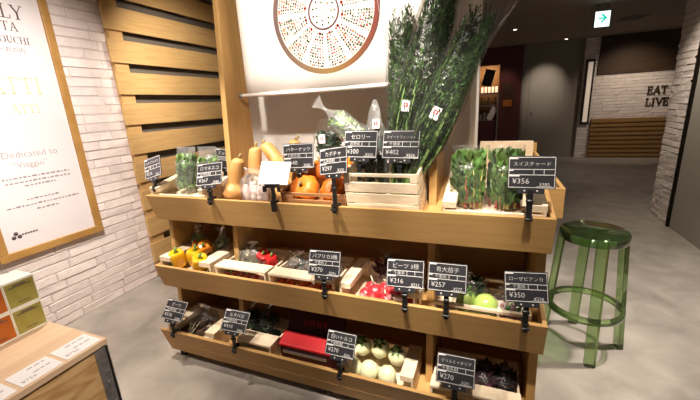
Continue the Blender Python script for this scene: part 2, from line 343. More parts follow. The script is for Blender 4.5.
# ------------------------------------------------------------ setting
random.seed(3)
struct('floor', MB().box(-3.4, 6.5, -2.5, 11.5, -.06, 0), M['floor'])
struct('ceiling', MB().box(-3.4, 6.5, -2.5, 11.5, 2.65, 2.75), M['ceil'])
def brick_wall(name, xf, ln, ht, row=.07, bl=.30, thick=.10, mortar=.007, rough=.006):
    struct(name, (lambda m: (setattr(m, 'xf', xf), m.box(0, ln, 0, ht, -thick, -.007))[1])(MB()), M['mortar'])
    base = bpy.data.objects[name]
    b = MB(); b.xf = xf; z = 0; r = 0
    while z < ht - .01:
        x = -random.random() * bl; zt = min(z + row, ht)
        while x < ln:
            L_ = bl * random.uniform(.75, 1.25); x0 = max(x, 0) + mortar * .5 * random.uniform(.2, 1); x1 = min(x + L_, ln) - mortar * .3
            if x1 - x0 > .02:
                z0 = z + mortar * random.uniform(.15, .7); z1 = zt - mortar * random.uniform(.05, .5)
                p = [random.uniform(-rough, rough * .6) for _ in range(4)]; i = .004
                b.add([(x0, z0, -.02), (x1, z0, -.02), (x1, z1, -.02), (x0, z1, -.02),
                       (x0 + i, z0 + i, p[0]), (x1 - i, z0 + i, p[1]), (x1 - i, z1 - i, p[2]), (x0 + i, z1 - i, p[3])],
                      [(4, 5, 6, 7), (0, 1, 5, 4), (1, 2, 6, 5), (2, 3, 7, 6), (3, 0, 4, 7)])
            x += L_
        z += row; r += 1
    b.build('bricks', M['brick'], base)
    return base
brick_wall('wall_left', frame_xf((-2.95, -1.2, 0), (0, 1, 0), (0, 0, 1)), 12.6, 2.65)
struct('wall_back', MB().box(-1.60, -.11, 2.02, 3.17, 0, 2.65), M['plaster'], .004)
# far end of the shop
struct('wall_far', MB().box(.62, 1.90, 9.9, 10.0, 0, 2.65), M['greywall'])
struct('wall_end', MB().box(-2.95, -.9, 9.9, 10.0, 0, 2.65), M['greywall'])
fd = struct('door_1', MB().box(.80, 1.55, 9.885, 9.9, 0, 2.1), M['greywall'], .004)
MB().tube([(.88, 9.87, 1.0), (.88, 9.87, 1.1)], .009).build('door_handle', M['dark_metal'], fd)
brick_wall('wall_brick', frame_xf((1.86, 9.8, 0), (1, 0, 0), (0, 0, 1)), 3.4, 2.65, rough=.008)
struct('trim_1', MB().box(2.14, 5.26, 9.76, 9.79, 1.86, 2.65), M['darkwood'])
rw = MB(); rw.box(2.12, 5.26, 9.765, 9.79, .0, .89)
for i in range(9): rw.box(2.12, 5.26, 9.72, 9.77, .03 + i * .097, .03 + i * .097 + .066)
struct('trim_2', rw, M['ribwood'])
# right side: brick pier, dark frame, grey panel
brick_wall('wall_right', frame_xf((1.88, 5.25, 0), (0, -1, 0), (0, 0, 1)), .48, 2.65, row=.066, rough=.009, thick=.45)
fr = MB(); fr.box(1.865, 1.95, 4.70, 4.765, 0, 2.65); fr.box(1.855, 1.875, 4.715, 4.73, 0, 2.65)
for z in (1.55, 1.78): fr.blob((1.853, 4.745, z), (.006, .014, .014), 10, 6)
struct('trim_3', fr, M['dark_metal'])
struct('wall_panel', MB().box(1.88, 2.0, 1.5, 4.70, 0, 2.65), M['panel'])
# maroon shop front at the end
sh = thing('shop_front', 'dark maroon shop front with a narrow lit display at the far end', 'shop front', (0, 9.8, 0))
b = MB(); b.box(-.9, -.34, 0, .1, 0, 2.65); b.box(.11, .62, 0, .1, 0, 2.65); b.box(-.34, .11, 0, .1, 2.25, 2.65)
b.build('surround', M['maroon'], sh, .006)
b = MB(); b.box(-.34, .11, .55, .6, 0, 2.3); b.box(-.37, -.34, .1, .6, 0, 2.3); b.box(.11, .14, .1, .6, 0, 2.3)
b.build('recess', M['ribwood'], sh)
MB().box(-.32, .10, .12, .45, 0, .92).build('counter', M['maroon'], sh, .01)
b = MB(); b.xf = Matrix.Translation((-.16, .14, 1.98)) @ Matrix.Rotation(R(14), 4, 'Y'); b.box(-.10, .14, 0, .02, -.20, .20); b.build('menu_screen', M['black'], sh, .004)
b = MB()
for i in range(5): b.tube([(-.28 + i * .085, .3, 1.62), (-.28 + i * .085, .3, 1.76)], .028, 8)
b.build('lit_jars', M['shoplit'], sh)
b = MB(); b.box(-.33, .10, .2, .4, 1.57, 1.61); b.box(-.33, .10, .2, .4, 1.28, 1.31); b.build('shelf', M['steel'], sh)
b = MB()
for i in range(5): b.tube([(-.28 + i * .08, .3, 1.31), (-.28 + i * .08, .3, 1.50 - .05 * (i % 2))], [.03, .018], 8)
b.build('bottles', M['stem'], sh)
b = MB(); b.xf = Matrix.Translation((-.02, .12, 1.10)) @ Matrix.Rotation(R(25), 4, 'Y'); b.box(-.07, .07, 0, .01, -.17, .17); b.build('price_list', M['paper'], sh)
b = MB()
for i in range(3): b.box(-.32 + i * .09, -.26 + i * .09, .13, .3, .92, 1.08 + .05 * (i % 2))
b.build('till', M['steel'], sh)
MB().box(.09, .12, -.02, 0, 0, 1.6).build('door_edge', M['steel'], sh)
MB().box(.20, .44, -.015, 0, 1.22, 1.82).build('picture', M['darkwood'], sh)
MB().box(.22, .42, -.02, -.015, 1.26, 1.42).build('picture_band', M['dot_orange'], sh)
d = bpy.data.lights.new('shop_fill', 'POINT'); d.energy = 4; d.color = (1, .75, .55); d.shadow_soft_size = .06  # added point fill inside the recess, brightens the shop interior
o = bpy.data.objects.new('shop_fill', d); COL.objects.link(o); o.location = (-.12, 9.98, 2.1)
# lightbox at the brick corner
lb = thing('wall_lightbox', 'tall narrow lit panel in a dark frame on the far brick corner', 'light', (2.0, 9.74, .78))
MB().box(-.10, .07, 0, .05, 0, 1.42).build('frame', M['dark_metal'], lb, .004)
MB().box(-.06, .03, -.01, 0, .05, 1.36).build('face', M['lightbox'], lb)
# EAT / LIVE lettering, each letter fixed to the brick
for txt, zc, nm in (('EAT', 1.465, 'EAT'), ('LIVE', 1.225, 'LIVE')):
    b = MB(); x0 = 3.10; h = .145
    tot = sum(GLY[c][0] + .10 for c in txt) - .10
    serif(b, txt, h, frame_xf((x0 + tot * h / 2, 9.79, zc), (1, 0, 0), (0, 0, 1)), depth=.03, wide=.17, thin=.075)
    tag(b.build('wall_lettering', M['darkwood']), f'dark serif letters reading {nm} on the far white brick wall', 'lettering')
# exit sign under the ceiling
ex = thing('exit_sign', 'lit white exit sign with a green arrow under the ceiling', 'sign', (1.335, 6.2, 2.45), 8)
MB().box(-.098, .098, 0, .05, -.105, .105).build('housing', M['grille'], ex, .004)
MB().box(-.09, .09, -.004, 0, -.098, .098).build('face', M['exit_white'], ex)
b = MB(); b.xf = frame_xf((0, -.0045, .012), (1, 0, 0), (0, 0, 1))
b.prism([(-.05, -.009), (.02, -.009), (.02, .009), (-.05, .009)], 0, .002, 'z')
b.prism([(-.002, .058), (.058, 0), (-.002, -.058), (-.022, -.046), (.018, -.007), (.018, .007), (-.022, .046)], 0, .002, 'z')
b.build('arrow', M['exit_green'], ex)
b = MB()
for sx in (-.06, .06): b.tube([(sx, .025, .10), (sx, .025, .2)], .006, 6)
b.build('hanger', M['grille'], ex)
vt = thing('ceiling_vent', 'square air vent in the dark ceiling right of the exit sign', 'vent', (2.10, 7.72, 2.65))
b = MB(); b.box(-.16, .16, -.20, -.17, -.012, 0); b.box(-.16, .16, .17, .20, -.012, 0); b.box(-.16, -.13, -.17, .17, -.012, 0); b.box(.13, .16, -.17, .17, -.012, 0)
b.build('vent_frame', M['grille'], vt)
b = MB()
for i in range(6): b.box(-.13, .13, -.15 + i * .056, -.125 + i * .056, -.008, 0)
b.build('louvre', M['dark_metal'], vt)
for (x, y, lab) in ((.30, 7.44, 'small glowing ceiling downlight above the maroon shop front'), (1.42, 9.5, 'small glowing ceiling downlight close to the far grey wall')):
    d = thing('downlight', lab, 'light', (x, y, 2.65))
    MB().lathe([(.030, -.012), (.045, -.012), (.048, 0)], 16).build('trim_ring', M['grille'], d)
    MB().lathe([(.001, -.014), (.028, -.014), (.028, -.004)], 12).build('lamp', M['lamp'], d)

# ------------------------------------------------------------ left wall: framed poster and slat cladding
po = thing('framed_poster', 'large wood framed white poster on the left brick wall', 'poster', (-2.945, 1.425, .625))
b = MB(); hw, ht, fw_ = .335, 2.0, .052
b.box(0, .035, -hw, hw, 0, fw_); b.box(0, .035, -hw, hw, ht - fw_, ht)
b.box(0, .035, -hw, -hw + fw_, fw_, ht - fw_); b.box(0, .035, hw - fw_, hw, fw_, ht - fw_)
b.build('frame', M['frame'], po, .004)
MB().box(.002, .016, -hw + .05, hw - .05, .05, ht - .05).build('sheet', M['poster'], po)
def pf(y, z): return frame_xf((.0165, y - 1.425, z - .625), (0, 1, 0), (0, 0, 1))
b = MB(); serif(b, 'EATALY', .080, pf(1.405, 2.205), .001)
serif(b, 'FESTA', .052, pf(1.455, 2.115), .001); b.build('subheading', M['ink'], po); b = MB(); serif(b, 'MARUNOUCHI', .042, pf(1.425, 2.033), .001, track=.06)
b.build('place_name', M['ink'], po); b = MB(); b.text('イータリー丸の内', .038, pf(1.41, 1.968)); b.build('japanese_heading', M['ink'], po)
b = MB(); b.text('Dedicated to', .062, pf(1.425, 1.303)); b.build('dedication', M['greyink'], po); b = MB(); b.text('“Viaggio”', .055, pf(1.41, 1.235)); b.build('title', M['greyink'], po)
b = MB(); serif(b, 'ATTI', .10, pf(1.45, 1.745), .001); b.build('yellow_title', M['yellowink'], po); b = MB(); serif(b, 'ATTI', .055, pf(1.47, 1.60), .001); b.build('yellow_subtitle', M['yellowink'], po)
b = MB(); random.seed(8)
for z, w in ((1.152, .20), (1.122, .19), (1.094, .09), (1.00, .10), (.962, .22), (.925, .06)):
    y = 1.43 - w
    while y < 1.43 + w:
        l = random.uniform(.008, .030); b.box(.0165, .0172, y - 1.425, y + l - 1.425, z - .629, z - .621 + random.choice((0, .003))); y += l + .008
b.build('small_print', M['greyink'], po)
b = MB()
for dy, dz in ((0, .018), (-.016, -.006), (.016, -.006)): b.xf = Matrix.Translation((.0166, 1.215 - 1.425 + dy, .775 - .625 + dz)) @ Matrix.Rotation(R(90), 4, 'Y'); b.lathe([(.001, .001), (.013, .001), (.013, 0)], 12)
b.xf = Matrix(); 
for i in range(6): b.box(.0165, .0172, 1.245 - 1.425 + i * .016, 1.257 - 1.425 + i * .016, .148, .158)
b.build('logo', M['ink'], po)

sc = thing('slat_cladding', 'horizontal wooden slat cladding fixed to the left brick wall', 'cladding', (-2.95, 2.115, 0))
b = MB()
for k in range(11):
    z1 = 2.375 + .25 - k * .2515
    if z1 > .12: b.box(.055, .080, random.uniform(-.006, .006), 3.2, max(z1 - .180, .02), min(z1, 2.64))
b.build('slat_panel', M['slat'], sc, .004)
MB().box(.004, .012, .17, 3.2, .02, 2.64).build('gap_shade', M['grille'], sc)  # added dark sheet that stands for the shade in the slat gaps
for y in (.035, 1.75):
    MB().box(.012, .055, y, y + .12, .02, 2.63).build('batten', M['slat'], sc)

# ------------------------------------------------------------ counter with tea cartons, lower left
ct = thing('display_counter', 'plywood display counter with steel corner in the lower left', 'counter', (-1.287, .696, 0))
MB().box(-.95, -.004, -1.10, 0, .695, .72).build('top', M['top'], ct, .003)
MB().box(-.93, -.012, -1.08, -.012, .05, .695).build('body', M['ply'], ct, .003)
b = MB(); b.box(-.012, -.008, -.05, -.002, .05, .69); b.box(-.05, -.008, -.012, -.006, .05, .69)
for i in range(14):
    z = .08 + i * .045
    b.box(-.009, -.006, -.034, -.018, z, z + .02)
b.build('steel_corner', M['steel'], ct)
labs = [(.012, .125, 'white price label at the far end of the plywood counter edge'), (.139, .125, 'white price label in the middle of the plywood counter edge'), (.266, .15, 'white price label nearest the bottom left on the counter edge')]
for i, (dy, w, lab) in enumerate(labs):
    t = thing('price_label', lab, 'label', (-1.345, .694 - dy, .7205), 0, None)
    MB().box(-.055, .045, -w + .01, 0, 0, .0012).build('card', M['lab'], t)
    b = MB(); random.seed(20 + i)
    for (px, sz, bodyt) in ((-.035, .018, None), (.0, .018, None)):
        y = -.015
        while y > -w * .55:
            l = random.uniform(.006, .02); b.box(px - .003, px + .003, y - l, y, .0013, .0017); y -= l + .005
    b.text('¥756', .020, frame_xf((.022, -w * .68, .0014), (0, 1, 0), (-1, 0, 0)))
    b.build('print', M['greyink'], t)
def carton(loc, m, lab):
    t = thing('tea_carton', lab, 'carton', loc, 0, None)
    MB().box(-.11, 0, -.0485, .0485, 0, .106).build('box', m, t, .002)
    b = MB(); b.box(-.11, 0, -.0485, .0485, .106, .1085); b.box(0, .0012, -.0485, .0485, 0, .006); b.box(0, .0012, -.0485, .0485, .1, .106)
    b.box(0, .0012, -.0485, -.0455, .006, .1); b.box(0, .0012, .0455, .0485, .006, .1); b.build('cream_edging', M['cream'], t)
    b = MB(); b.box(.0008, .0016, -.035, .035, .082, .085); b.box(.0008, .0016, -.02, .02, .088, .092); b.box(.0008, .0016, -.018, .018, .02, .022); b.build('print', M['ink'], t)
for z, hh in ((.72, 'lower'), (.8295, 'upper')):
    carton((-1.635, .6405, z), M['tea_green'], f'{hh} olive green tea carton at the end of the counter stack')
    carton((-1.635, .5425, z), M['tea_orange'], f'{hh} orange tea carton cut by the left picture edge')

# ------------------------------------------------------------ display rack
rk = thing('display_rack', 'three tier oak display rack full of vegetables', 'rack', (-.80, 1.60, 0))
ox, oy = .80, -1.60
def rb(name, mb, m, bev=.003): mb.xf = Matrix(); mb.v = [(x + ox, y + oy, z) for x, y, z in mb.v]; return mb.build(name, m, rk, bev)
XL, XR = -1.85, .235
for (yt, zt, yb, zb) in ((1.384, 1.062, 1.430, .905), (1.345, .639, 1.385, .484), (1.295, .233, 1.346, .052)):
    rb('front_board', MB().prism([(yt, zt), (yt + .022, zt), (yb + .022, zb), (yb, zb)], XL, XR), M['oak'])
for x0 in (XL, XR - .018):
    rb('tray_end', MB().prism([(1.407, 1.06), (1.452, .905), (1.87, .93), (1.87, 1.15)], x0, x0 + .018), M['oak_up'])
    rb('tray_end', MB().prism([(1.368, .637), (1.408, .484), (1.50, .484), (1.50, .66)], x0, x0 + .018), M['oak_up'])
rb('shelf_board', MB().prism([(1.408, 1.015), (1.90, 1.111), (1.90, 1.096), (1.412, 1.0)], XL + .02, XR - .02), M['oak'])
rb('shelf_board', MB().box(XL + .02, XR - .02, 1.372, 1.93, .555, .573), M['oak'])
rb('shelf_board', MB().box(XL + .02, XR - .02, 1.324, 1.93, .122, .140), M['oak'])
for x0 in (-1.872, .197):
    rb('end_panel', MB().prism([(1.455, 0), (1.53, 1.0), (1.93, 1.09), (1.93, 0)], x0, x0 + .036), M['oak_up'])
for x0 in (-1.384, -.252):
    rb('upright', MB().prism([(1.46, 0), (1.685, 2.63), (1.775, 2.63), (1.80, 1.0), (1.80, 0)], x0, x0 + .034), M['oak_up'])
rb('back_panel', MB().box(XL + .03, XR - .04, 1.935, 1.95, .05, 1.06), M['oak'])
for x in (-1.79, -.80, .17): rb('foot', MB().box(x - .02, x + .02, 1.37, 1.42, 0, .122), M['dark_metal'], 0)
# rack at the side of the white pillar
r2 = thing('side_rack', 'pale wooden bin rack standing behind the chard against the white pillar', 'rack', (.12, 2.5, 0))
b = MB(); b.box(-.21, .22, -.62, -.60, .91, 1.062); b.box(.20, .22, -.60, .66, .91, 1.062); b.box(-.21, .22, .66, .68, .91, 1.13); b.build('tray_side', M['oak'], r2, .003)
MB().box(-.21, .20, -.60, .66, .91, .93).build('tray_floor', M['pine'], r2)
MB().box(-.20, .12, -.56, .62, 0, .91).build('body', M['darkwood'], r2)
MB().box(-.205, .19, .60, .655, .93, 1.15).build('inner_board', M['pine'], r2, .003)

def ztop(y): return 1.016 + (y - 1.408) * .195

# ------------------------------------------------------------ banner
bn = thing('hanging_banner', 'white canvas banner printed with a round produce wheel', 'banner', (-.78, 1.70, 1.585))
b = MB()
b.surf(lambda u, v: (-.503 + 1.006 * u, .004 * math.sin(u * 9) * (1 - v) - .0, .01 + 1.05 * v), 24, 10, False)
o = b.build('canvas', M['canvas'], bn)
so = o.modifiers.new('solid', 'SOLIDIFY'); so.thickness = .002; so.offset = 1
MB().tube([(-.545, .004, 0), (.515, .004, 0)], .011, 12).build('hem_rod', M['canvas'], bn)
b = MB()
for s_ in (-.55, .518): b.tube([(s_ - .01, .004, 0), (s_ + .012, .004, 0)], .0125, 12)
b.build('rod_end', M['steel'], bn)
def ring(mb, r0, r1, y0, y1, zc, n=72):
    vs_ = []
    for i in range(n):
        a = 2 * PI * i / n
        for r in (r0, r1): vs_ += [(r * math.cos(a), y0, zc + r * math.sin(a))]
    mb.add(vs_, [(2 * i, 2 * i + 1, (2 * i + 3) % (2 * n), (2 * i + 2) % (2 * n)) for i in range(n)])
ZC = 1.943 - 1.585
b = MB(); ring(b, .258, .283, -.0062, 0, ZC); b.build('outer_ring', M['ring'], bn)
b = MB(); ring(b, .074, .083, -.0062, 0, ZC); b.build('inner_ring', M['plum'], bn)
random.seed(5)
dots = {k: MB() for k in ('dot_green', 'dot_red', 'dot_orange', 'dot_brown')}
def dot(k, x, z, r):
    dots[k].add([(x + r * math.cos(a) * random.uniform(.8, 1.2), -.0063, z + r * math.sin(a) * random.uniform(.8, 1.2)) for a in [2 * PI * i / 6 for i in range(6)]], [tuple(range(6))])
for sec in range(12):
    a0 = 2 * PI * sec / 12
    for r in range(12):
        rad = .102 + r * .0132
        n = max(2, int(rad * .46 / .0140))
        for i in range(n):
            a = a0 + .055 + (i + .5) / n * (2 * PI / 12 - .11) + random.uniform(-.01, .01)
            dot(random.choices(list(dots), (5, 2, 1.5, 3))[0], rad * math.cos(a), ZC + rad * math.sin(a), random.uniform(.0030, .0062))
    dot('dot_red', .100 * math.cos(a0 + .26), ZC + .100 * math.sin(a0 + .26), .008)
for r, n in ((.058, 11), (.040, 7)):
    for i in range(n): dot(random.choice(list(dots)), r * math.cos(2 * PI * i / n), ZC + r * math.sin(2 * PI * i / n), .0055)
for i in range(3): dots['dot_brown'].box(-.02, .02, -.0064, -.0062, ZC - .008 + i * .008, ZC - .0065 + i * .008)
for k, nm in zip(dots, ('printed_greens', 'printed_reds', 'printed_oranges', 'printed_browns')): dots[k].build(nm, M[k], bn)

# ------------------------------------------------------------ crates
def crate(label, loc, w, d, h, ledge, rx=0, rz=0, front_h=.045, side_h=None, group=None, lw=.085, m='pine'):
    t = thing('wooden_crate', label, 'crate', loc, rz, group, rx); m = M[m]; k = .010; sh_ = side_h or h
    MB().box(-w / 2, w / 2, -d / 2, d / 2, 0, .008).build('bottom_board', m, t)
    for s_ in (-1, 1):
        x = s_ * (w / 2 - k / 2); MB().box(x - k / 2, x + k / 2, -d / 2, d / 2, .008, h - .014).build('side_panel', m, t, .0015)
    for s_ in (-1, 1):
        y = s_ * (d / 2 - k / 2); MB().box(-w / 2 + k, w / 2 - k, y - k / 2, y + k / 2, .008, (front_h if s_ < 0 or ledge == 'y' else h - .014)).build('end_panel', m, t, .0015)
    for s_ in (-1, 1):
        if ledge == 'y':
            y0 = -d / 2 - .002 if s_ < 0 else d / 2 - lw; b = MB().box(-w / 2 - .002, w / 2 + .002, y0, y0 + lw, h - .014, h)
        else:
            x0 = -w / 2 - .002 if s_ < 0 else w / 2 - lw + .002; b = MB().box(x0, x0 + lw, -d / 2 - .001, d / 2 + .001, h - .030, h)
        b.build('ledge', m, t, .002)
    return t
RX = 11.0
def tilted(y, front, depth): return (front + depth / 2 * math.cos(R(RX)))
crate('pale pine crate of bagged greens at the left end of the top tray', (-1.615, 1.415 + .19, ztop(1.415 + .19) + .004), .42, .38, .085, 'x', rx=RX, lw=.06)
crate('pale pine crate of bagged chard at the right end of the top tray', (.015, 1.415 + .21, ztop(1.415 + .21) + .004), .375, .42, .085, 'x', rx=RX, lw=.055)
crate('pale crate of yellow peppers at the left end of the middle tray', (-1.635, 1.372 + .15, .574), .385, .29, .112, 'x', lw=.085)
crate('pale crate of wrapped red peppers and radishes in the middle tray', (-1.24, 1.372 + .15, .574), .335, .29, .106, 'y', lw=.085)
crate('pale crate of cherry tomato bags behind the middle tray price board', (-.865, 1.372 + .15, .574), .375, .29, .106, 'y', lw=.08)
crate('pale crate of pink beets in the middle tray', (-.465, 1.372 + .15, .574), .365, .29, .112, 'x', lw=.06)
crate('pale crate of green aubergines at the right end of the middle tray', (-.012, 1.372 + .15, .574), .38, .29, .085, 'y', lw=.02, front_h=.03)
crate('pale crate of dark roots at the left end of the bottom tray', (-1.635, 1.325 + .13, .141), .36, .25, .115, 'x', lw=.07)
crate('pale crate of leafy greens left of the red box in the bottom tray', (-1.185, 1.335 + .13, .141), .225, .25, .112, 'y', lw=.095)
crate('pale crate of cream round aubergines in the bottom tray', (-.48, 1.335 + .13, .141), .38, .23, .115, 'x', lw=.065)
crate('pale crate of dark radicchio at the right end of the bottom tray', (-.02, 1.335 + .14, .141), .375, .27, .112, 'y', lw=.07)
# tall slatted crate under the fennel
sy = 1.425; th = thing('slatted_crate', 'tall pale slatted crate holding the fennel bunches', 'crate', (-.435, sy + .12, ztop(sy + .12) + .004), 0, None, RX)
w, d, h = .325, .24, .195
MB().box(-w / 2, w / 2, -d / 2, d / 2, 0, .01).build('bottom_board', M['pine'], th)
for s_ in (-1, 1):
    for i in range(3):
        z0 = .004 + i * .052
        MB().box(-w / 2, w / 2, s_ * d / 2 - .004, s_ * d / 2 + .004, z0, z0 + .046).build('long_slat', M['pine'], th, .0015)
        x = s_ * w / 2; MB().box(x - .004, x + .004, -d / 2 + .005, d / 2 - .005, z0, z0 + .046).build('end_slat', M['pine'], th, .0015)
    b = MB(); b.box(-w / 2, w / 2, s_ * d / 2 - .004, s_ * d / 2 + .004, .182, .195); b.box(-w / 2, -w / 2 + .03, s_ * d / 2 - .004, s_ * d / 2 + .004, .158, .182); b.box(w / 2 - .03, w / 2, s_ * d / 2 - .004, s_ * d / 2 + .004, .158, .182)
    b.build('handle_board', M['pine'], th)
    for s2 in (-1, 1): MB().box(s_ * (w / 2 - .012) - .008, s_ * (w / 2 - .012) + .008, s2 * (d / 2 - .014) - .008, s2 * (d / 2 - .014) + .008, .01, .18).build('corner_post', M['pine'], th)
    x = s_ * w / 2; MB().box(x - .004, x + .004, -d / 2 + .005, d / 2 - .005, .160, .195).build('end_rail', M['pine'], th)
# stained shallow tray for the pumpkins
py_ = 1.435; pt = thing('shallow_tray', 'brown stained wooden tray of pumpkins', 'tray', (-.778, py_ + .13, ztop(py_ + .13) + .004), 0, None, RX)
w, d, h = .345, .26, .085
MB().box(-w / 2, w / 2, -d / 2, d / 2, 0, .008).build('bottom_board', M['rustic'], pt)
for s_ in (-1, 1):
    y = s_ * d / 2; b = MB()
    b.box(-w / 2, w / 2, y - .005, y + .005, .008, .05); b.box(-w / 2, -w / 2 + .07, y - .005, y + .005, .05, .07); b.box(w / 2 - .07, w / 2, y - .005, y + .005, .05, .07); b.box(-w / 2, w / 2, y - .005, y + .005, .07, .085)
    b.build('long_side', M['rustic'], pt, .001)
    x = s_ * w / 2; MB().box(x - .005, x + .005, -d / 2 + .006, d / 2 - .006, .008, .085).build('short_side', M['rustic'], pt, .001)

# ------------------------------------------------------------ produce builders (local origin at the base)
def pumpkin(label, loc, r=.078, hz=.06, rx=0, ry=0, rz=0, group=None):
    t = thing('pumpkin', label, 'pumpkin', loc, rz, group, rx, ry)
    def fn(u, v):
        th_ = 2 * PI * u; ph = PI * min(max(v, .015), .985)
        rib = 1 - .075 * abs(math.cos(th_ * 5)) ** .35 * math.sin(ph) ** .5 + .05 * math.sin(ph)
        dip = .25 * math.exp(-((math.sin(ph)) / .35) ** 2)
        return (r * math.sin(ph) ** .85 * math.cos(th_) * rib, r * math.sin(ph) ** .85 * math.sin(th_) * rib, hz + hz * -math.cos(ph) * (1 - dip))
    MB().surf(fn, 60, 20).build('flesh', M['pumpkin'], t)
    MB().tube([(0, 0, hz * 1.68), (.003, 0, hz * 1.95), (.010, .004, hz * 2.2)], [.012, .008, .010], 8).build('stem', M['stem'], t)
    return t
def squash(label, loc, ln=.23, r=.062, rx=0, ry=0, rz=0, bend=.015, group=None):
    t = thing('butternut_squash', label, 'squash', loc, rz, group, rx, ry)
    def fn(u, v):
        z = ln * v; th_ = 2 * PI * u
        a = math.sqrt(max(0, 1 - ((v - .28) / .285) ** 2)) if v < .30 else .5 + .5 * math.cos(min(1, (v - .28) / .34) * PI)
        rr = r * max((.60 - .14 * max(0, v - .4)) * (1 if v > .2 else 0) * (1 if v < .90 else math.sqrt(max(.02, 1 - ((v - .90) / .102) ** 2))), a if v < .62 else 0, .06)
        return (rr * math.cos(th_) + bend * math.sin(v * PI), rr * math.sin(th_), z)
    MB().surf(fn, 28, 36).build('flesh', M['squash'], t)
    MB().tube([(0, 0, ln * .985), (.004, 0, ln + .012), (.010, .002, ln + .022)], [.011, .008, .010], 7).build('stem', M['stem'], t)
    return t
def pepper(name, label, m, loc, rz=0, rx=0, ry=0, s=1, group=None):
    t = thing(name, label, 'pepper', loc, rz, group, rx, ry)
    def fn(u, v):
        th_ = 2 * PI * u; ph = PI * min(max(v, .02), .98)
        lob = 1 + .10 * math.cos(th_ * 4) * (1 - v * .3); taper = .80 + .28 * v
        return (s * .040 * math.sin(ph) ** .55 * math.cos(th_) * lob * taper, s * .040 * math.sin(ph) ** .55 * math.sin(th_) * lob * taper,
                s * (.050 - .050 * math.cos(ph) - .014 * math.exp(-(math.sin(ph) / .4) ** 2) * (1 if v > .5 else -.6)))
    MB().surf(fn, 36, 18).build('flesh', m, t)
    MB().tube([(0, 0, s * .083), (.002, 0, s * .098), (.008, .003, s * .112)], [s * .012, s * .006, s * .007], 7).build('stem', M['leaf_light'], t)
    return t
def round_veg(name, label, cat, m, loc, r, rot=(0, 0, 0), group=None, stemm=None, amp=.06, seed=1, squash_=(1, 1, 1), calyx=False, tail=False):
    t = thing(name, label, cat, loc, 0, group); t.rotation_euler = tuple(R(a) for a in rot)
    MB().blob((0, 0, r * squash_[2]), (r * squash_[0], r * squash_[1], r * squash_[2]), 24, 16, amp, seed).build('flesh', m, t)
    top = 2 * r * squash_[2]
    if calyx:
        b = MB()
        for i in range(6):
            a = 2 * PI * i / 6; b.leaf((.004 * math.cos(a), .004 * math.sin(a), top - .001), (math.cos(a), math.sin(a), -.25), (0, 0, 1), r * .75, r * .4, -.15)
        b.tube([(0, 0, top - .006), (0, 0, top + .010), (.006, 0, top + .022)], [.008, .006, .007], 7)
        b.build('calyx', M[stemm or 'leaf_light'], t)
    if tail:
        MB().tube([(0, 0, top - .004), (.003, 0, top + .02), (.012, .004, top + .05)], [.007, .005, .003], 6).build('stalk', M[stemm or 'stem'], t)
    return t
def bag(parent, w, d, h, seed=0, name='cellophane_bag', m='film', crimp=.16, flare=.75, amp=.10, base_round=.6):
    """clear bag: rounded base, body, gathered neck and a ruffled open top"""
    def fn(u, v):
        th_ = 2 * PI * u
        c, s_ = math.cos(th_), math.sin(th_)
        k = 1.0
        if v < .12: k = base_round + (1 - base_round) * math.sin(v / .12 * PI / 2)
        elif v > .62: 
            q = (v - .62) / .38; k = 1 - (1 - crimp) * math.sin(min(1, q / .6) * PI / 2) if q < .6 else crimp + (flare - crimp) * ((q - .6) / .4) ** 1.2
        n = noise.noise(Vector((c * 2.2, s_ * 2.2, v * 5 + seed * 3.7))) * amp + noise.noise(Vector((c * 6, s_ * 6, v * 9 + seed))) * amp * .5
        k *= 1 + n * 1.6
        dd = d * (1 if v < .62 else 1 - .6 * (v - .62) / .38)
        return (w / 2 * k * c, dd / 2 * k * s_, h * v + n * .02 * (v > .5))
    b = MB(); b.surf(fn, 40, 26, True, False)
    return b.build(name, M[m], parent)
def leafy(n, w, d, h, lo=.02, size=(.03, .055), seed=0, up=1.0):
    random.seed(seed); b = MB()
    for i in range(n):
        a = random.uniform(0, 2 * PI); rr = math.sqrt(random.random())
        x, y = rr * math.cos(a) * w * .44, rr * math.sin(a) * d * .44; z = random.uniform(lo, h * .86)
        dr = Vector((math.cos(a) * .6 + random.uniform(-.6, .6), math.sin(a) * .6 + random.uniform(-.6, .6), up * random.uniform(.1, 1.2)))
        l = random.uniform(*size); l = min(l, max(.015, h - z))
        b.leaf((x * .75, y * .75, z), dr, (random.uniform(-1, 1), random.uniform(-1, 1), .6), l, l * random.uniform(.5, .85), random.uniform(-.4, .4))
    out = []
    for x, y, z in b.v:
        k = math.hypot(x / (w * .46), y / (d * .46)); f = min(1, 1 / k) if k > 1e-6 else 1
        out.append((x * f, y * f, max(z, 0)))
    b.v = out
    return b
def sticker(parent, x, y, z, w=.03, h=.04, red=True, rz=0, rx=0):
    xf = Matrix.Translation((x, y, z)) @ Matrix.Rotation(R(rz), 4, 'Y') @ Matrix.Rotation(R(rx), 4, 'X')
    b = MB(); b.xf = xf; b.box(-w / 2, w / 2, -.001, 0, -h / 2, h / 2); s_ = b.build('label_card', M['paper'], parent)
    if red:
        b = MB(); b.xf = xf; b.prism([(-w * .3, 0), (-w * .22, h * .26), (w * .22, h * .26), (w * .3, 0), (w * .2, -h * .12), (-w * .2, -h * .12)], -.0016, -.001, 'y'); b.build('red_emblem', M['red'], s_)
        b = MB(); b.xf = xf; b.box(-w * .05, w * .05, -.002, -.0016, -h * .06, h * .2); b.box(-w * .14, w * .14, -.002, -.0016, h * .05, h * .11); b.build('emblem_mark', M['paper'], s_)
    return s_
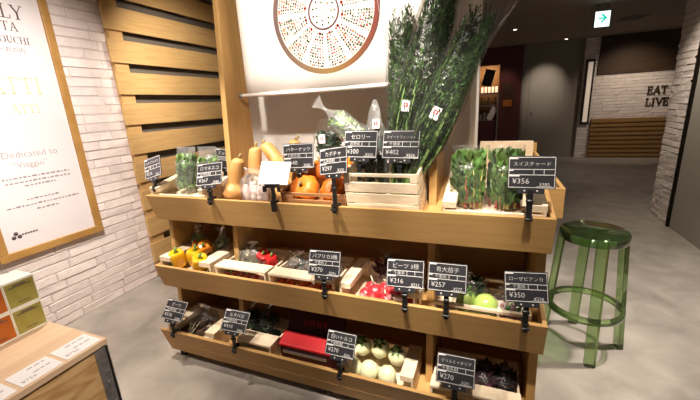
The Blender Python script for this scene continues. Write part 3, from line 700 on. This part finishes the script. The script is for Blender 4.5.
def greens_bag(label, loc, w, d, h, leafm='leaf', n=160, seed=0, rx=0, ry=0, rz=0, filmm='film', tagat=None, stems=None, size=(.03, .055), crimp=.16, flare=.75, fill=.72):
    t = thing('bag_of_greens', label, 'bag of greens', loc, rz, None, rx, ry)
    leafy(n, w, d, h * fill, size=size, seed=seed).build('leaves', M[leafm], t)
    if stems:
        random.seed(seed + 5); b = MB()
        for i in range(14):
            x = random.uniform(-w * .36, w * .36); y = random.uniform(-d * .36, d * .36)
            b.tube([(x * .8, y, .004), (x, y, h * .3), (x * 1.1, y, h * .6)], [.006, .0045, .002], 6)
        b.build('stems', M[stems], t)
    bag(t, w, d, h, seed, m=filmm, crimp=crimp, flare=flare)
    if tagat: sticker(t, *tagat)
    return t

# top tray -------------------------------------------------
greens_bag('cellophane bag of lettuce at the far left of the top tray', (-1.660, 1.52, ztop(1.52) + .014), .145, .10, .270, 'leaf_mid', 240, 1, rx=-8, filmm='film_dull', flare=.95, crimp=.85, size=(.035, .06), fill=.88)
greens_bag('cellophane bag of lettuce behind the second price board from the left', (-1.498, 1.52, ztop(1.52) + .014), .140, .10, .270, 'leaf_mid', 220, 2, rx=-8, filmm='film_dull', flare=.95, crimp=.85, size=(.035, .06), fill=.82)
squash('butternut squash standing upright in front beside the price board', (-1.285, 1.465, ztop(1.465) + .001), .245, .066, rx=-6, ry=13, bend=-.006)
squash('butternut squash leaning behind the bag of pale bulbs', (-1.215, 1.60, ztop(1.60) + .01), .245, .066, rx=-10, ry=-4, bend=-.01)
squash('large butternut squash at the back beside the left upright', (-1.13, 1.735, ztop(1.735) + .03), .24, .072, rx=-8, ry=-34, bend=.02)
squash('butternut squash lying behind the blank white card', (-1.06, 1.66, ztop(1.66) + .05), .23, .068, rx=-12, ry=14, bend=.01)
squash('butternut squash at the foot of the blank white card', (-1.02, 1.56, ztop(1.56) + .03), .17, .060, rx=-20, ry=32, bend=.01)
gb = thing('bag_of_bulbs', 'crumpled clear bag of pale pinkish bulbs beside the front butternut squash', 'bag', (-1.130, 1.475, ztop(1.475) + .002))
bag(gb, .185, .11, .185, 7, m='film_dull', crimp=.6, flare=.8, amp=.16)
random.seed(9)
for i, (dx, dy, dz) in enumerate(((-.055, -.01, .0), (-.015, -.02, .0), (.025, -.015, .0), (.060, -.005, .0), (-.038, .015, .012), (.008, .02, .016), (.045, .02, .012))):
    round_veg('pale_bulb', 'pale pinkish bulb inside the clear bag beside the front butternut squash', 'bulb', M['garlic'], (-1.130 + dx, 1.475 + dy, ztop(1.475) + .008 + dz), .021, (random.uniform(-14, 14), random.uniform(-14, 14), 0), 'pale bulbs in the clear bag', 'stem', .10, i, (1, 1, 2.3), tail=True)
pz = ztop(1.50) + .018
pumpkin('orange pumpkin at the left of the brown tray', (-.862, 1.548, pz + .020), .078, .054, rx=50, ry=-4)
pumpkin('orange pumpkin at the right of the brown tray behind the price board', (-.695, 1.548, pz + .020), .075, .053, rx=47, ry=4)
pumpkin('orange pumpkin leaning against the slatted crate above the tray', (-.672, 1.655, ztop(1.655) + .085), .066, .052, rx=20, ry=14)
pumpkin('orange pumpkin at the back between the two tray price boards', (-.83, 1.665, ztop(1.665) + .060), .070, .055, rx=10, ry=-8)
greens_bag('cellophane bag of dark kale at the back with a red emblem tag', (-.815, 1.72, ztop(1.72) + .143), .16, .11, .22, 'leaf_dark', 220, 4, rx=-4, filmm='film', tagat=(-.01, -.060, .115, .036, .045), crimp=.75, flare=.5)
# crate of cabbage support behind: a low pale riser carries the kale and lettuce
rs = thing('riser_box', 'plain wooden riser box at the back of the top tray', 'box', (-.76, 1.735, ztop(1.735) - .008))
MB().box(-.13, .17, -.055, .055, .0, .150).build('body', M['pine'], rs, .002)
t = greens_bag('cellophane bag of pale lettuce lying tilted with a twisted end', (-.535, 1.63, 1.285), .12, .10, .38, 'leaf_light', 190, 6, rx=0, ry=-50, filmm='film_dull', crimp=.12, flare=.6, size=(.03, .05))
greens_bag('crumpled clear bag of dark leaves behind the left crate price board', (-.515, 1.60, 1.10), .135, .10, .42, 'leaf_dark', 190, 11, rx=-3, filmm='film_dull', tagat=(.02, -.05, .31, .034, .042), flare=.12, crimp=.45)

def fennel(label, base, tip, r0, r1, seed, stalks=16, tagat=None, green=1.0, glen=.82, taper=.3):
    base = Vector(base); tip = Vector(tip); ax = (tip - base); ln = ax.length
    t = thing('fennel_bunch', label, 'bunch of fennel', base)
    t.rotation_euler = Vector((0, 0, 1)).rotation_difference(ax).to_euler()
    random.seed(seed); st = MB(); fr_ = MB()
    def rad(v):
        q = min(1, max(0, (v + .05) / .42)); q = q * q * (3 - 2 * q)
        return (r0 + (r1 - r0) * q) * (1 if v < .45 else 1 - taper * (v - .45) / .55)
    for i in range(stalks):
        a = 2 * PI * i / stalks + random.uniform(-.2, .2); q = math.sqrt(random.uniform(.05, .98))
        def pos(v, a=a, q=q): return Vector((rad(v) * q * math.cos(a + v * .3), rad(v) * q * math.sin(a + v * .3) * .7, ln * v))
        top = glen * random.uniform(.80, .98)
        st.tube([pos(top * .55 * k / 6) for k in range(7)], [.0070 * (1 - .75 * k / 6) for k in range(7)], 6)
        nb = 64
        for k in range(nb):
            v = top * (.20 + .80 * (k + random.random()) / nb) if k > 6 else top * random.uniform(.1, .3)
            p = pos(v); b_a = random.uniform(0, 2 * PI)
            d = Vector((math.cos(b_a) * .8, math.sin(b_a) * .7, random.uniform(.7, 2.2))).normalized()
            L_ = random.uniform(.030, .060)
            sd = d.cross(Vector((random.uniform(-1, 1), random.uniform(-1, 1), .3))).normalized()
            for j in range(8):
                f = .1 + .9 * j / 7; qv = p + d * L_ * f; sg = 1 if j % 2 else -1
                dd = (d * .9 + sd * sg * .7 + Vector((random.uniform(-.3, .3), random.uniform(-.3, .3), random.uniform(-.2, .3)))).normalized()
                fr_.leaf(qv, dd, d, L_ * .5 * (1.15 - f * .5), .0062, random.uniform(-.2, .2))
    # keep everything inside the bag radius
    def clampv(mb, s_):
        out = []
        for x, y, z in mb.v:
            v = max(0, min(1, z / ln)); m_ = rad(v) * 1.04; k = math.hypot(x, y / .75); f = min(1, m_ / k) if k > 1e-6 else 1
            out.append((x * f, y * f, max(z, 0)))
        mb.v = out
    clampv(fr_, 1); clampv(st, 1)
    st.build('stalks', M['stalk'], t); fr_.build('fronds', M['dill'], t)
    def fn(u, v):
        th_ = 2 * PI * u; c, s_ = math.cos(th_), math.sin(th_); v2 = .08 + v * .92
        n = noise.noise(Vector((c * 1.6, s_ * 1.6, v * 5 + seed))) * .12 + noise.noise(Vector((c * 5, s_ * 5, v * 9 + seed))) * .05
        flat = 1 if v < .75 else 1 - .75 * (v - .75) / .25
        k = (rad(v2) * 1.12 + .004) * (1 + n) * (1 if v < .75 else 1 + .75 * (v - .75) / .25)
        return (k * c, k * s_ * .8 * flat, ln * (v2 * 1.0))
    MB().surf(fn, 40, 40, True, False).build('cellophane_sleeve', M['film'], t)
    if tagat: sticker(t, *tagat)
    return t
fennel('fennel bunch at the left standing closest to the banner', (-.405, 1.610, 1.085), (-.385, 1.655, 1.94), .024, .056, 31, 18, glen=.93, taper=.0)
fennel('tall fennel bunch in the middle of the three with a tag low on its sleeve', (-.395, 1.530, 1.085), (-.165, 1.60, 2.10), .028, .094, 32, 24, tagat=(-.035, -.058, .40, .034, .046, True, -4), glen=.98, taper=.55)
fennel('fennel bunch at the right fanning outwards past the upright', (-.350, 1.490, 1.11), (-.025, 1.555, 1.89), .022, .076, 33, 24, tagat=(-.004, -.050, .365, .036, .050, True, 4), glen=.90)

# chard
def chard(label, x, seed, w=.15):
    y = 1.525; t = thing('bag_of_chard', label, 'bag of chard', (x, y, ztop(y) + .014), 0, None, -4)
    random.seed(seed); lf = MB(); s1 = MB(); s2 = MB()
    for i in range(34):
        px = random.uniform(-w * .40, w * .40); pyy = random.uniform(-.038, .038)
        (s1 if i % 2 else s2).tube([(px, pyy, .004), (px + random.uniform(-.006, .006), pyy * 1.1, .09), (px + random.uniform(-.01, .01), pyy * 1.1, .17)], [.0042, .0034, .0015], 6)
        for k in range(20):
            z = random.uniform(.015, .205); a = random.uniform(0, 2 * PI); L_ = random.uniform(.03, .055)
            lf.leaf((px * .95, pyy, z), (math.cos(a) * .35, math.sin(a) * .4 - .1, random.uniform(.6, 1.4)), (math.sin(a), -1, .3), min(L_ * 1.3, .250 - z), L_ * .62, random.uniform(-.5, .5))
    lf.v = [(max(-w * .47, min(w * .47, a)), max(-.05, min(.05, b_)), c) for a, b_, c in lf.v]
    lf.build('leaves', M['chard'], t); s1.build('red_stems', M['chardred'], t); s2.build('yellow_stems', M['chardyel'], t)
    bag(t, w, .115, .262, seed, crimp=.8, flare=1.0, amp=.05, base_round=.9, m='film_mid')
    return t
chard('cellophane bag of red stemmed chard on the left', -.085, 41, .15)
chard('cellophane bag of chard on the right behind the price board', .058, 42, .145)

# middle tray ----------------------------------------------
zf = .583
pepper('yellow_pepper', 'yellow pepper nearest the left end of the pepper crate', M['yellow_pepper'], (-1.758, 1.450, zf + .006), 20, 12, 0, 1.28)
pepper('yellow_pepper', 'yellow pepper standing at the middle of the pepper crate', M['yellow_pepper'], (-1.655, 1.490, zf + .006), 40, 10, 0, 1.36)
pepper('yellow_pepper', 'yellow pepper leaning at the right end of the pepper crate', M['yellow_pepper'], (-1.575, 1.435, zf + .012), 0, 14, 18, 1.26)
pepper('orange_pepper', 'orange pepper at the back of the pepper crate', M['orange_pepper'], (-1.625, 1.575, zf + .085), 10, 50, 10, 1.05)
pepper('orange_pepper', 'orange pepper at the back left corner of the pepper crate', M['orange_pepper'], (-1.72, 1.57, zf + .055), 70, 20, 0, 1.0)
greens_bag('clear bag of green leaves behind the yellow peppers', (-1.745, 1.615, zf), .12, .09, .23, 'leaf_light', 60, 51, filmm='film_dull')
greens_bag('twisted clear bag at the back right corner of the pepper crate', (-1.545, 1.60, zf), .10, .08, .23, 'leaf', 50, 52, filmm='film_dull')
greens_bag('small clear bag of leaves in the front left corner of the pepper crate', (-1.765, 1.408, zf), .06, .04, .10, 'leaf', 30, 53, filmm='film')
pepper('red_pepper', 'red pepper at the right of the radish crate', M['red_pepper'], (-1.130, 1.525, zf + .045), 0, 8, 6, .92)
pepper('red_pepper', 'red pepper in the middle of the radish crate', M['red_pepper'], (-1.215, 1.580, zf + .055), 30, 40, 0, 1.05)
pepper('red_pepper', 'red pepper lying under the front rail of the radish crate', M['red_pepper'], (-1.14, 1.475, zf + .030), 80, 85, 0, .8)
random.seed(61)
def beet(label, group, loc, r, seed, m='beet', nm='beet'):
    return round_veg(nm, label, nm, M[m], loc, r, (random.uniform(-60, 60), random.uniform(-60, 60), random.uniform(0, 360)), group, 'onion_leaf', .10, seed, tail=True)
for i in range(9):
    round_veg('radish', 'small pink radish in a clear bag in the middle tray', 'radish', M['beet'], (-1.37 + (i % 5) * .048, 1.425 + (i // 5) * .055, zf + .004), .020, (random.uniform(-30, 30), random.uniform(-30, 30), 0), 'radishes in the middle tray crate', 'leaf_light', .05, i, tail=True)
greens_bag('clear bag of white radishes and leaves at the left of the radish crate', (-1.345, 1.565, zf + .02), .12, .10, .17, 'onion_leaf', 80, 55, filmm='film_dull')
greens_bag('clear bag of pink leaves in the middle of the radish crate', (-1.26, 1.535, zf + .03), .13, .07, .16, 'onion_leaf', 60, 56, filmm='film_dull')
for i in range(36):
    c = i % 9; r_ = (i // 9) % 2; l_ = i // 18
    round_veg('cherry_tomato', 'cherry tomato in the bagged tomato crate of the middle tray', 'tomato', M['tomato'] if i % 4 else M['orange_pepper'],
              (-1.015 + c * .037 + random.uniform(-.004, .004), 1.40 + r_ * .040 + l_ * .075 + random.uniform(-.004, .004), zf + .003 + (l_ * .0)), .0165, (random.uniform(-40, 40), random.uniform(-40, 40), 0), 'cherry tomatoes in the middle tray', 'leaf', .03, i, calyx=False)
for i in range(3):
    t = thing('tomato_bag', ['crumpled clear bag over the cherry tomatoes at the left', 'crumpled clear bag over the cherry tomatoes in the middle', 'crumpled clear bag over the cherry tomatoes behind the price board'][i], 'bag', (-.97 + i * .105, 1.545, zf + .012))
    bag(t, .12, .13, .145, 70 + i, m='film_dull', crimp=.4, flare=.8, amp=.16)
    leafy(26, .11, .10, .10, size=(.02, .035), seed=80 + i).build('leaves', M['radicchio' if i % 2 else 'leaf_dark'], t)
for i, (x, y, z, r) in enumerate(((-.560, 1.425, .0, .036), (-.478, 1.425, .0, .041), (-.395, 1.415, .0, .034), (-.330, 1.42, 0, .034), (-.535, 1.51, .01, .035), (-.45, 1.52, .02, .038), (-.37, 1.51, .01, .034))):
    beet(['pink beet at the left end of the beet crate', 'large pale pink beet at the front of the beet crate', 'pink beet left of the front price board post', 'pink beet hidden behind the beet price board', 'dark pink beet at the back left of the beet crate', 'dark pink beet at the back middle of the beet crate', 'pink beet at the back right of the beet crate'][i],
         None, (x, y, zf + .004 + z), r, i)
greens_bag('clear bag of beet leaves at the back of the beet crate', (-.47, 1.60, zf + .01), .20, .09, .19, 'radicchio', 80, 57, filmm='film')
lb_ = round_veg('green_aubergine', 'bright lime green round aubergine with a white sticker', 'aubergine', M['lime'], (.010, 1.435, zf + .002), .052, (0, 0, 0), None, 'leaf', .03, 3, (1, 1, 1.02), calyx=False)
sticker(lb_, 0, -.052, .036, .036, .020, False)
round_veg('green_aubergine', 'lime green aubergine in a clear bag beside the price board', 'aubergine', M['lime'], (-.082, 1.445, zf + .002), .042, (0, 10, 0), None, 'leaf', .04, 4, (1, 1, 1.35), calyx=True)
ab = thing('aubergine_bag', 'glossy clear bag around the left lime green aubergine', 'bag', (-.082, 1.445, zf)); bag(ab, .105, .105, .20, 77, crimp=.3, flare=.6)
greens_bag('dark green leaves behind the lime green aubergines', (-.06, 1.57, zf), .16, .10, .17, 'leaf_dark', 70, 58)
for i, (x, y) in enumerate(((.095, 1.425), (.140, 1.44), (.105, 1.50))):
    round_veg('purple_aubergine', ['small purple streaked aubergine at the front beside the rightmost middle price board', 'small purple aubergine hidden behind the rightmost middle price board', 'small purple aubergine at the back of the rightmost middle crate'][i], 'aubergine', M['purple'], (x, y, zf + .002), .029, (10, 0, 0), None, 'leaf', .05, i, (1, 1, 1.1), calyx=True)
pb = thing('purple_aubergine_bag', 'clear tagged bag of purple aubergines at the right end', 'bag', (.105, 1.45, zf)); bag(pb, .15, .12, .15, 78, crimp=.3, flare=.7)
sticker(pb, -.035, -.055, .09, .024, .036, True, 20)

# bottom tray ----------------------------------------------
zl = .150
random.seed(71)
for i in range(5):
    t = thing('dark_root', 'dark earthy root lying in the left crate of the bottom tray', 'root vegetable', (-1.76 + i * .062, 1.42 + (i % 2) * .04, zl + .022), random.uniform(-30, 30), 'dark roots in the bottom tray')
    MB().tube([(0, -.07, 0), (0, -.03, .004), (0, .03, .002), (0, .09, -.006)], [.010, .020, .018, .006], 10).build('flesh', M['root'], t)
    b = MB()
    for k in range(3): b.tube([(0, -.068, 0), (.02 * (k - 1), -.080, .03), (.03 * (k - 1) + .02, -.05, .075)], [.005, .004, .002], 5)
    b.build('stalks', M['onion_leaf'], t)
rbag = thing('root_bag', 'clear bag laid over the dark roots in the bottom tray', 'bag', (-1.68, 1.47, zl + .01)); bag(rbag, .24, .14, .16, 91, m='film', crimp=.4, flare=.7)
greens_bag('dark leafy greens in the bottom crate left of the red box', (-1.30, 1.50, zl), .14, .12, .25, 'leaf_dark', 120, 92)
greens_bag('dark leafy greens beside the red box in the bottom tray', (-1.18, 1.50, zl), .13, .12, .26, 'leaf_dark', 120, 93)
rx_ = thing('gift_box', 'open red cardboard box with a dark lid in the bottom tray', 'box', (-.880, 1.405, .141))
w = .35
MB().box(-w / 2, w / 2, .0, .19, 0, .075).build('base', M['darkred'], rx_, .002)
MB().prism([(-.004, .080), (-.004, .092), (.070, .128), (.078, .128), (.078, .080)], -w / 2 - .004, w / 2 + .004).build('red_flap', M['red'], rx_, .002)
b = MB(); b.xf = Matrix.Translation((0, .080, .10)) @ Matrix.Rotation(R(-30), 4, 'X'); b.box(-w / 2, w / 2, 0, .008, 0, .20); b.build('lid', M['darkred'], rx_, .002)
b = MB(); serif(b, 'EATALY', .030, Matrix.Translation((0, .080, .10)) @ Matrix.Rotation(R(-30), 4, 'X') @ frame_xf((.0, -.0005, .080), (1, 0, 0), (0, 0, 1)), .001); b.build('lid_lettering', M['red'], rx_)
MB().box(-w / 2 + .02, w / 2 - .06, -.006, -.001, .040, .055).build('silver_band', M['steel'], rx_)
for i, (x, y, z, r) in enumerate(((-.605, 1.388, .0, .047), (-.520, 1.388, .0, .049), (-.425, 1.388, .0, .046), (-.595, 1.515, .05, .050), (-.495, 1.52, .055, .050), (-.400, 1.51, .04, .048))):
    round_veg('cream_aubergine', ['cream round aubergine half hidden by the third bottom price board', 'brightly lit cream round aubergine in the middle of the crate front', 'cream round aubergine beside the crate ledge at the front', 'cream aubergine at the back left of its bottom crate', 'cream aubergine at the back middle of its bottom crate', 'cream aubergine at the back right of its bottom crate'][i], 'aubergine', M['turnip'], (x, y, zl + .001 + z), r, (18, 0, 0) if i > 2 else (0, 0, 0), None, 'leaf', .05, i, (1, 1, 1.08), calyx=i > 2)
rd = MB(); random.seed(99)
for j, (cx, lab) in enumerate(((.02, 'dark radicchio head behind the bottom right price board'), (.105, 'dark radicchio head at the right end of the bottom tray'))):
    t = thing('radicchio', lab, 'radicchio', (cx, 1.50, zl))
    b = MB()
    for i in range(90):
        a = random.uniform(0, 2 * PI); e = random.uniform(-.1, 1.4); d = Vector((math.cos(a) * math.cos(e), math.sin(a) * math.cos(e), math.sin(e)))
        b.leaf(Vector((0, 0, .055)) + Vector((d.x * .03, d.y * .03, d.z * .05)), d + Vector((0, 0, .4)), (random.uniform(-1, 1), random.uniform(-1, 1), .5), random.uniform(.03, .06), .035, random.uniform(-.6, .6))
    b.v = [(max(-.055, min(.055, x)), max(-.075, min(.075, y)), max(0, z)) for x, y, z in b.v]
    b.build('leaves', M['radicchio'], t)
    bag(t, .115, .16, .165, 95 + j, crimp=.5, flare=.8)

# ------------------------------------------------------------ price boards
def price(label, x, yl, zc, yaw, tilt, roll, s, title, yen, mid='', small='', stem=.095, clip=True, m='board', hang=.027):
    """x, zc: middle of the written panel's lower edge; the clip grips the lip 'stem' below it"""
    t = thing('price_board', label, 'price board', (x, yl, zc - stem), yaw)
    w, h = .150 * s, .110 * s
    xf = Matrix.Translation((0, 0, stem)) @ Matrix.Rotation(R(-tilt), 4, 'X') @ Matrix.Rotation(R(-roll), 4, 'Y')
    b = MB(); b.xf = xf; b.box(-w / 2 - .004, w / 2 + .004, 0, .003, -.004, h + .005); b.box(-w * .30, w * .30, .0005, .0035, -.022, -.003); b.build('board', M[m], t)
    b = MB(); b.xf = xf; k = .0011; y0, y1 = -.0007, 0
    def hl(z, x0=-w / 2, x1=w / 2, kk=k): b.box(x0, x1, y0, y1, z - kk, z + kk)
    def vl(x_, z0, z1): b.box(x_ - k * .8, x_ + k * .8, y0, y1, z0, z1)
    hl(0); hl(h); hl(h * .42); hl(h * .60); vl(-w / 2, 0, h); vl(w / 2, 0, h); vl(w * .05, h * .42, h * .60); vl(w * .27, h * .42, h * .60)
    hl(h * .965, -w / 2, -w * .30, h * .022); hl(h * .385, -w / 2, -w * .26, h * .022); hl(h * .565, -w / 2, -w * .40, h * .02)
    hl(.004, w * .12, w * .46, .0008)
    o = b.build('ruled_lines', M['chalk'], t)
    def tx(part, body, size, px, pz, al='CENTER'):
        b = MB(); b.xf = xf; b.text(body, size, frame_xf((px, -.0008, pz), (1, 0, 0), (0, 0, 1)), al); b.build(part, M['chalk'], t)
    n = max(1, sum(1 if ord(c) > 255 else .55 for c in title))
    if title: tx('name_text', title, min(.0235 * s, w * .84 / n), 0, h * .77)
    if mid: tx('origin_text', mid, .016 * s, -w * .17, h * .505)
    if yen: tx('price_text', yen, .028 * s, -w * .23, h * .20)
    if small: tx('tax_price_text', small, .017 * s, w * .29, h * .10)
    b = MB(); b.xf = xf
    for sx in (-1, 1): b.blob((sx * w * .14, -.001, -.012), (.0035, .002, .0035), 8, 6)
    b.build('rivet', M['chalk'], t)
    b = MB(); b.box(-.010, .010, -.004, .006, .004, stem - .008)
    b.tube([(-.012, .0, stem * .55), (.012, .0, stem * .55)], .009, 10); b.build('stem', M['black'], t, .002)
    if clip:
        b = MB(); b.box(-.009, .009, -.015, -.004, -hang, .012); b.box(-.012, .012, .022, .030, -.012, .012); b.box(-.012, .012, -.016, .030, .002, .012)
        b.tube([(-.014, -.014, -hang * .4), (.014, -.014, -hang * .4)], .006, 10)
        b.build('clip', M['black'], t, .002)
    return t
TY, MY, LY = 1.384, 1.345, 1.295
price('tilted price board at the far left corner of the top tray', -1.792, 1.416, 1.168, -8, 15, 14, .98, 'ロメインレタス', '¥216', '千葉', '¥233', .066, True, 'board_sheen', .02)
price('price board in front of the left lettuce bags', -1.357, TY - .004, 1.143, 3, 24, 6, 1.02, 'ロマネスコ', '¥267', '長野県産', '¥288', 1.143 - 1.062)
price('price board partly hidden behind the front butternut squash', -1.435, 1.60, 1.190, 14, 16, -10, .95, 'ズッキーニ', '', '長野県産', '', .11, False)
price('price board behind the left pumpkin reading butternut', -.881, 1.50, 1.217, 6, 10, 1, 1.04, 'バターナッツ', '¥540', '千葉県産', '¥583', .075, False)
price('glossy price board reading 297 yen in front of the right pumpkin', -.641, TY - .004, 1.216, -16, 15, 8, 1.0, 'カボチャ', '¥297', '北海道産', '¥320', 1.216 - 1.062)
price('left of two price boards clipped to the slatted crate', -.540, 1.452, 1.277, -4, 14, -1, 1.03, 'セロリー', '¥300', '長野県', '¥324', .045, True, 'board', .06)
price('right of two price boards clipped to the slatted crate', -.358, 1.452, 1.274, -1, 16, -1, 1.03, 'スイートフェンネル', '¥402', '千葉県', '¥434', .045, True, 'board', .06)
price('price board reading 356 yen in front of the chard', .140, TY - .004, 1.178, 1, 13, 0, .99, 'スイスチャード', '¥356', '', '¥385', 1.178 - 1.062, True, 'board', .004)
price('price board in front of the cherry tomato crate', -.709, MY - .004, .733, 6, 22, -1, 1.01, 'パプリカ3種', '¥270', '千葉県', '¥291', .733 - .639)
price('price board reading 216 yen in front of the beets', -.320, MY - .004, .730, 7, 24, -1, 1.03, 'ビーツ 3種', '¥216', '千葉県', '¥233', .730 - .639)
price('price board reading 257 yen left of the lime green aubergine', -.144, MY - .004, .738, 2, 25, 0, 1.0, '青大茄子', '¥257', '千葉県', '¥277', .738 - .639)
price('price board at the right end of the middle tray', .154, MY - .004, .740, 7, 25, 1, .98, 'ローザビアンカ', '¥350', '千葉県', '¥378', .740 - .639)
price('price board at the left end of the bottom tray', -1.729, LY - .004, .326, 3, 40, -3, .99, 'ビーツ', '¥378', '長野県産', '¥408', .326 - .233)
price('price board in front of the bottom tray leafy greens', -1.272, LY - .004, .341, 10, 39, -6, .97, 'ルタバガ', '¥410', '長野県産', '¥442', .341 - .233)
price('price board between the red box and the cream aubergines', -.635, LY - .004, .338, 0, 30, -1, .97, '白いトルコ', '¥270', '千葉県産', '¥291', .338 - .233)
price('price board in front of the radicchio in the bottom tray', -.097, LY - .004, .329, 4, 34, -2, 1.01, 'グリルミイタリア', '¥270', '千葉県産', '¥291', .329 - .233)
wc = thing('blank_card', 'blank white card on a black clip stand beside the pale bulbs', 'card', (-.965, TY - .004, 1.062), 8)
b = MB(); b.xf = Matrix.Translation((0, 0, .095)) @ Matrix.Rotation(R(-30), 4, 'X') @ Matrix.Rotation(R(3), 4, 'Y'); b.box(-.078, .078, 0, .002, 0, .115); b.build('card', M['paper'], wc)
b = MB(); b.box(-.010, .010, -.004, .006, .01, .092); b.box(-.04, .04, -.006, .010, .078, .096); b.box(-.045, -.03, -.02, 0, .06, .09); b.box(.03, .045, -.02, 0, .06, .09)
b.build('stem', M['black'], wc, .003)
b = MB(); b.box(-.012, .012, -.016, -.004, -.04, .012); b.box(-.012, .012, .022, .030, -.012, .012); b.box(-.012, .012, -.016, .03, .002, .012); b.build('clip', M['black'], wc, .002)

# ------------------------------------------------------------ stool
st = thing('bar_stool', 'transparent green plastic bar stool beside the rack', 'stool', (.562, 2.222, 0))
MB().lathe([(.001, .742), (.150, .742), (.158, .735), (.158, .700), (.166, .700), (.168, .740), (.160, .751), (.001, .751)], 48).build('seat', M['stool_seat'], st)
feet = [(.012, -.198), (.208, .033), (.004 - .0, .232), (-.205, .0)]
for (fx, fy) in feet:
    n = math.hypot(fx, fy); u = Vector((fx / n, fy / n, 0)); s_ = Vector((-u.y, u.x, 0)); b = MB(); vs_ = []
    for z, r in ((0, n), (.735, .152)):
        for a, c in ((-.5, -.5), (.5, -.5), (.5, .5), (-.5, .5)):
            p = u * (r + a * .034) + s_ * c * .054; vs_.append((p.x, p.y, z))
    b.add(vs_, [(3, 2, 1, 0), (4, 5, 6, 7), (0, 1, 5, 4), (1, 2, 6, 5), (2, 3, 7, 6), (3, 0, 4, 7)])
    b.build('leg', M['stool'], st, .004)
MB().lathe([(.176, .255), (.196, .255), (.196, .290), (.176, .290), (.176, .255)], 48, (0, 0, 0), False).build('foot_ring', M['stool'], st)
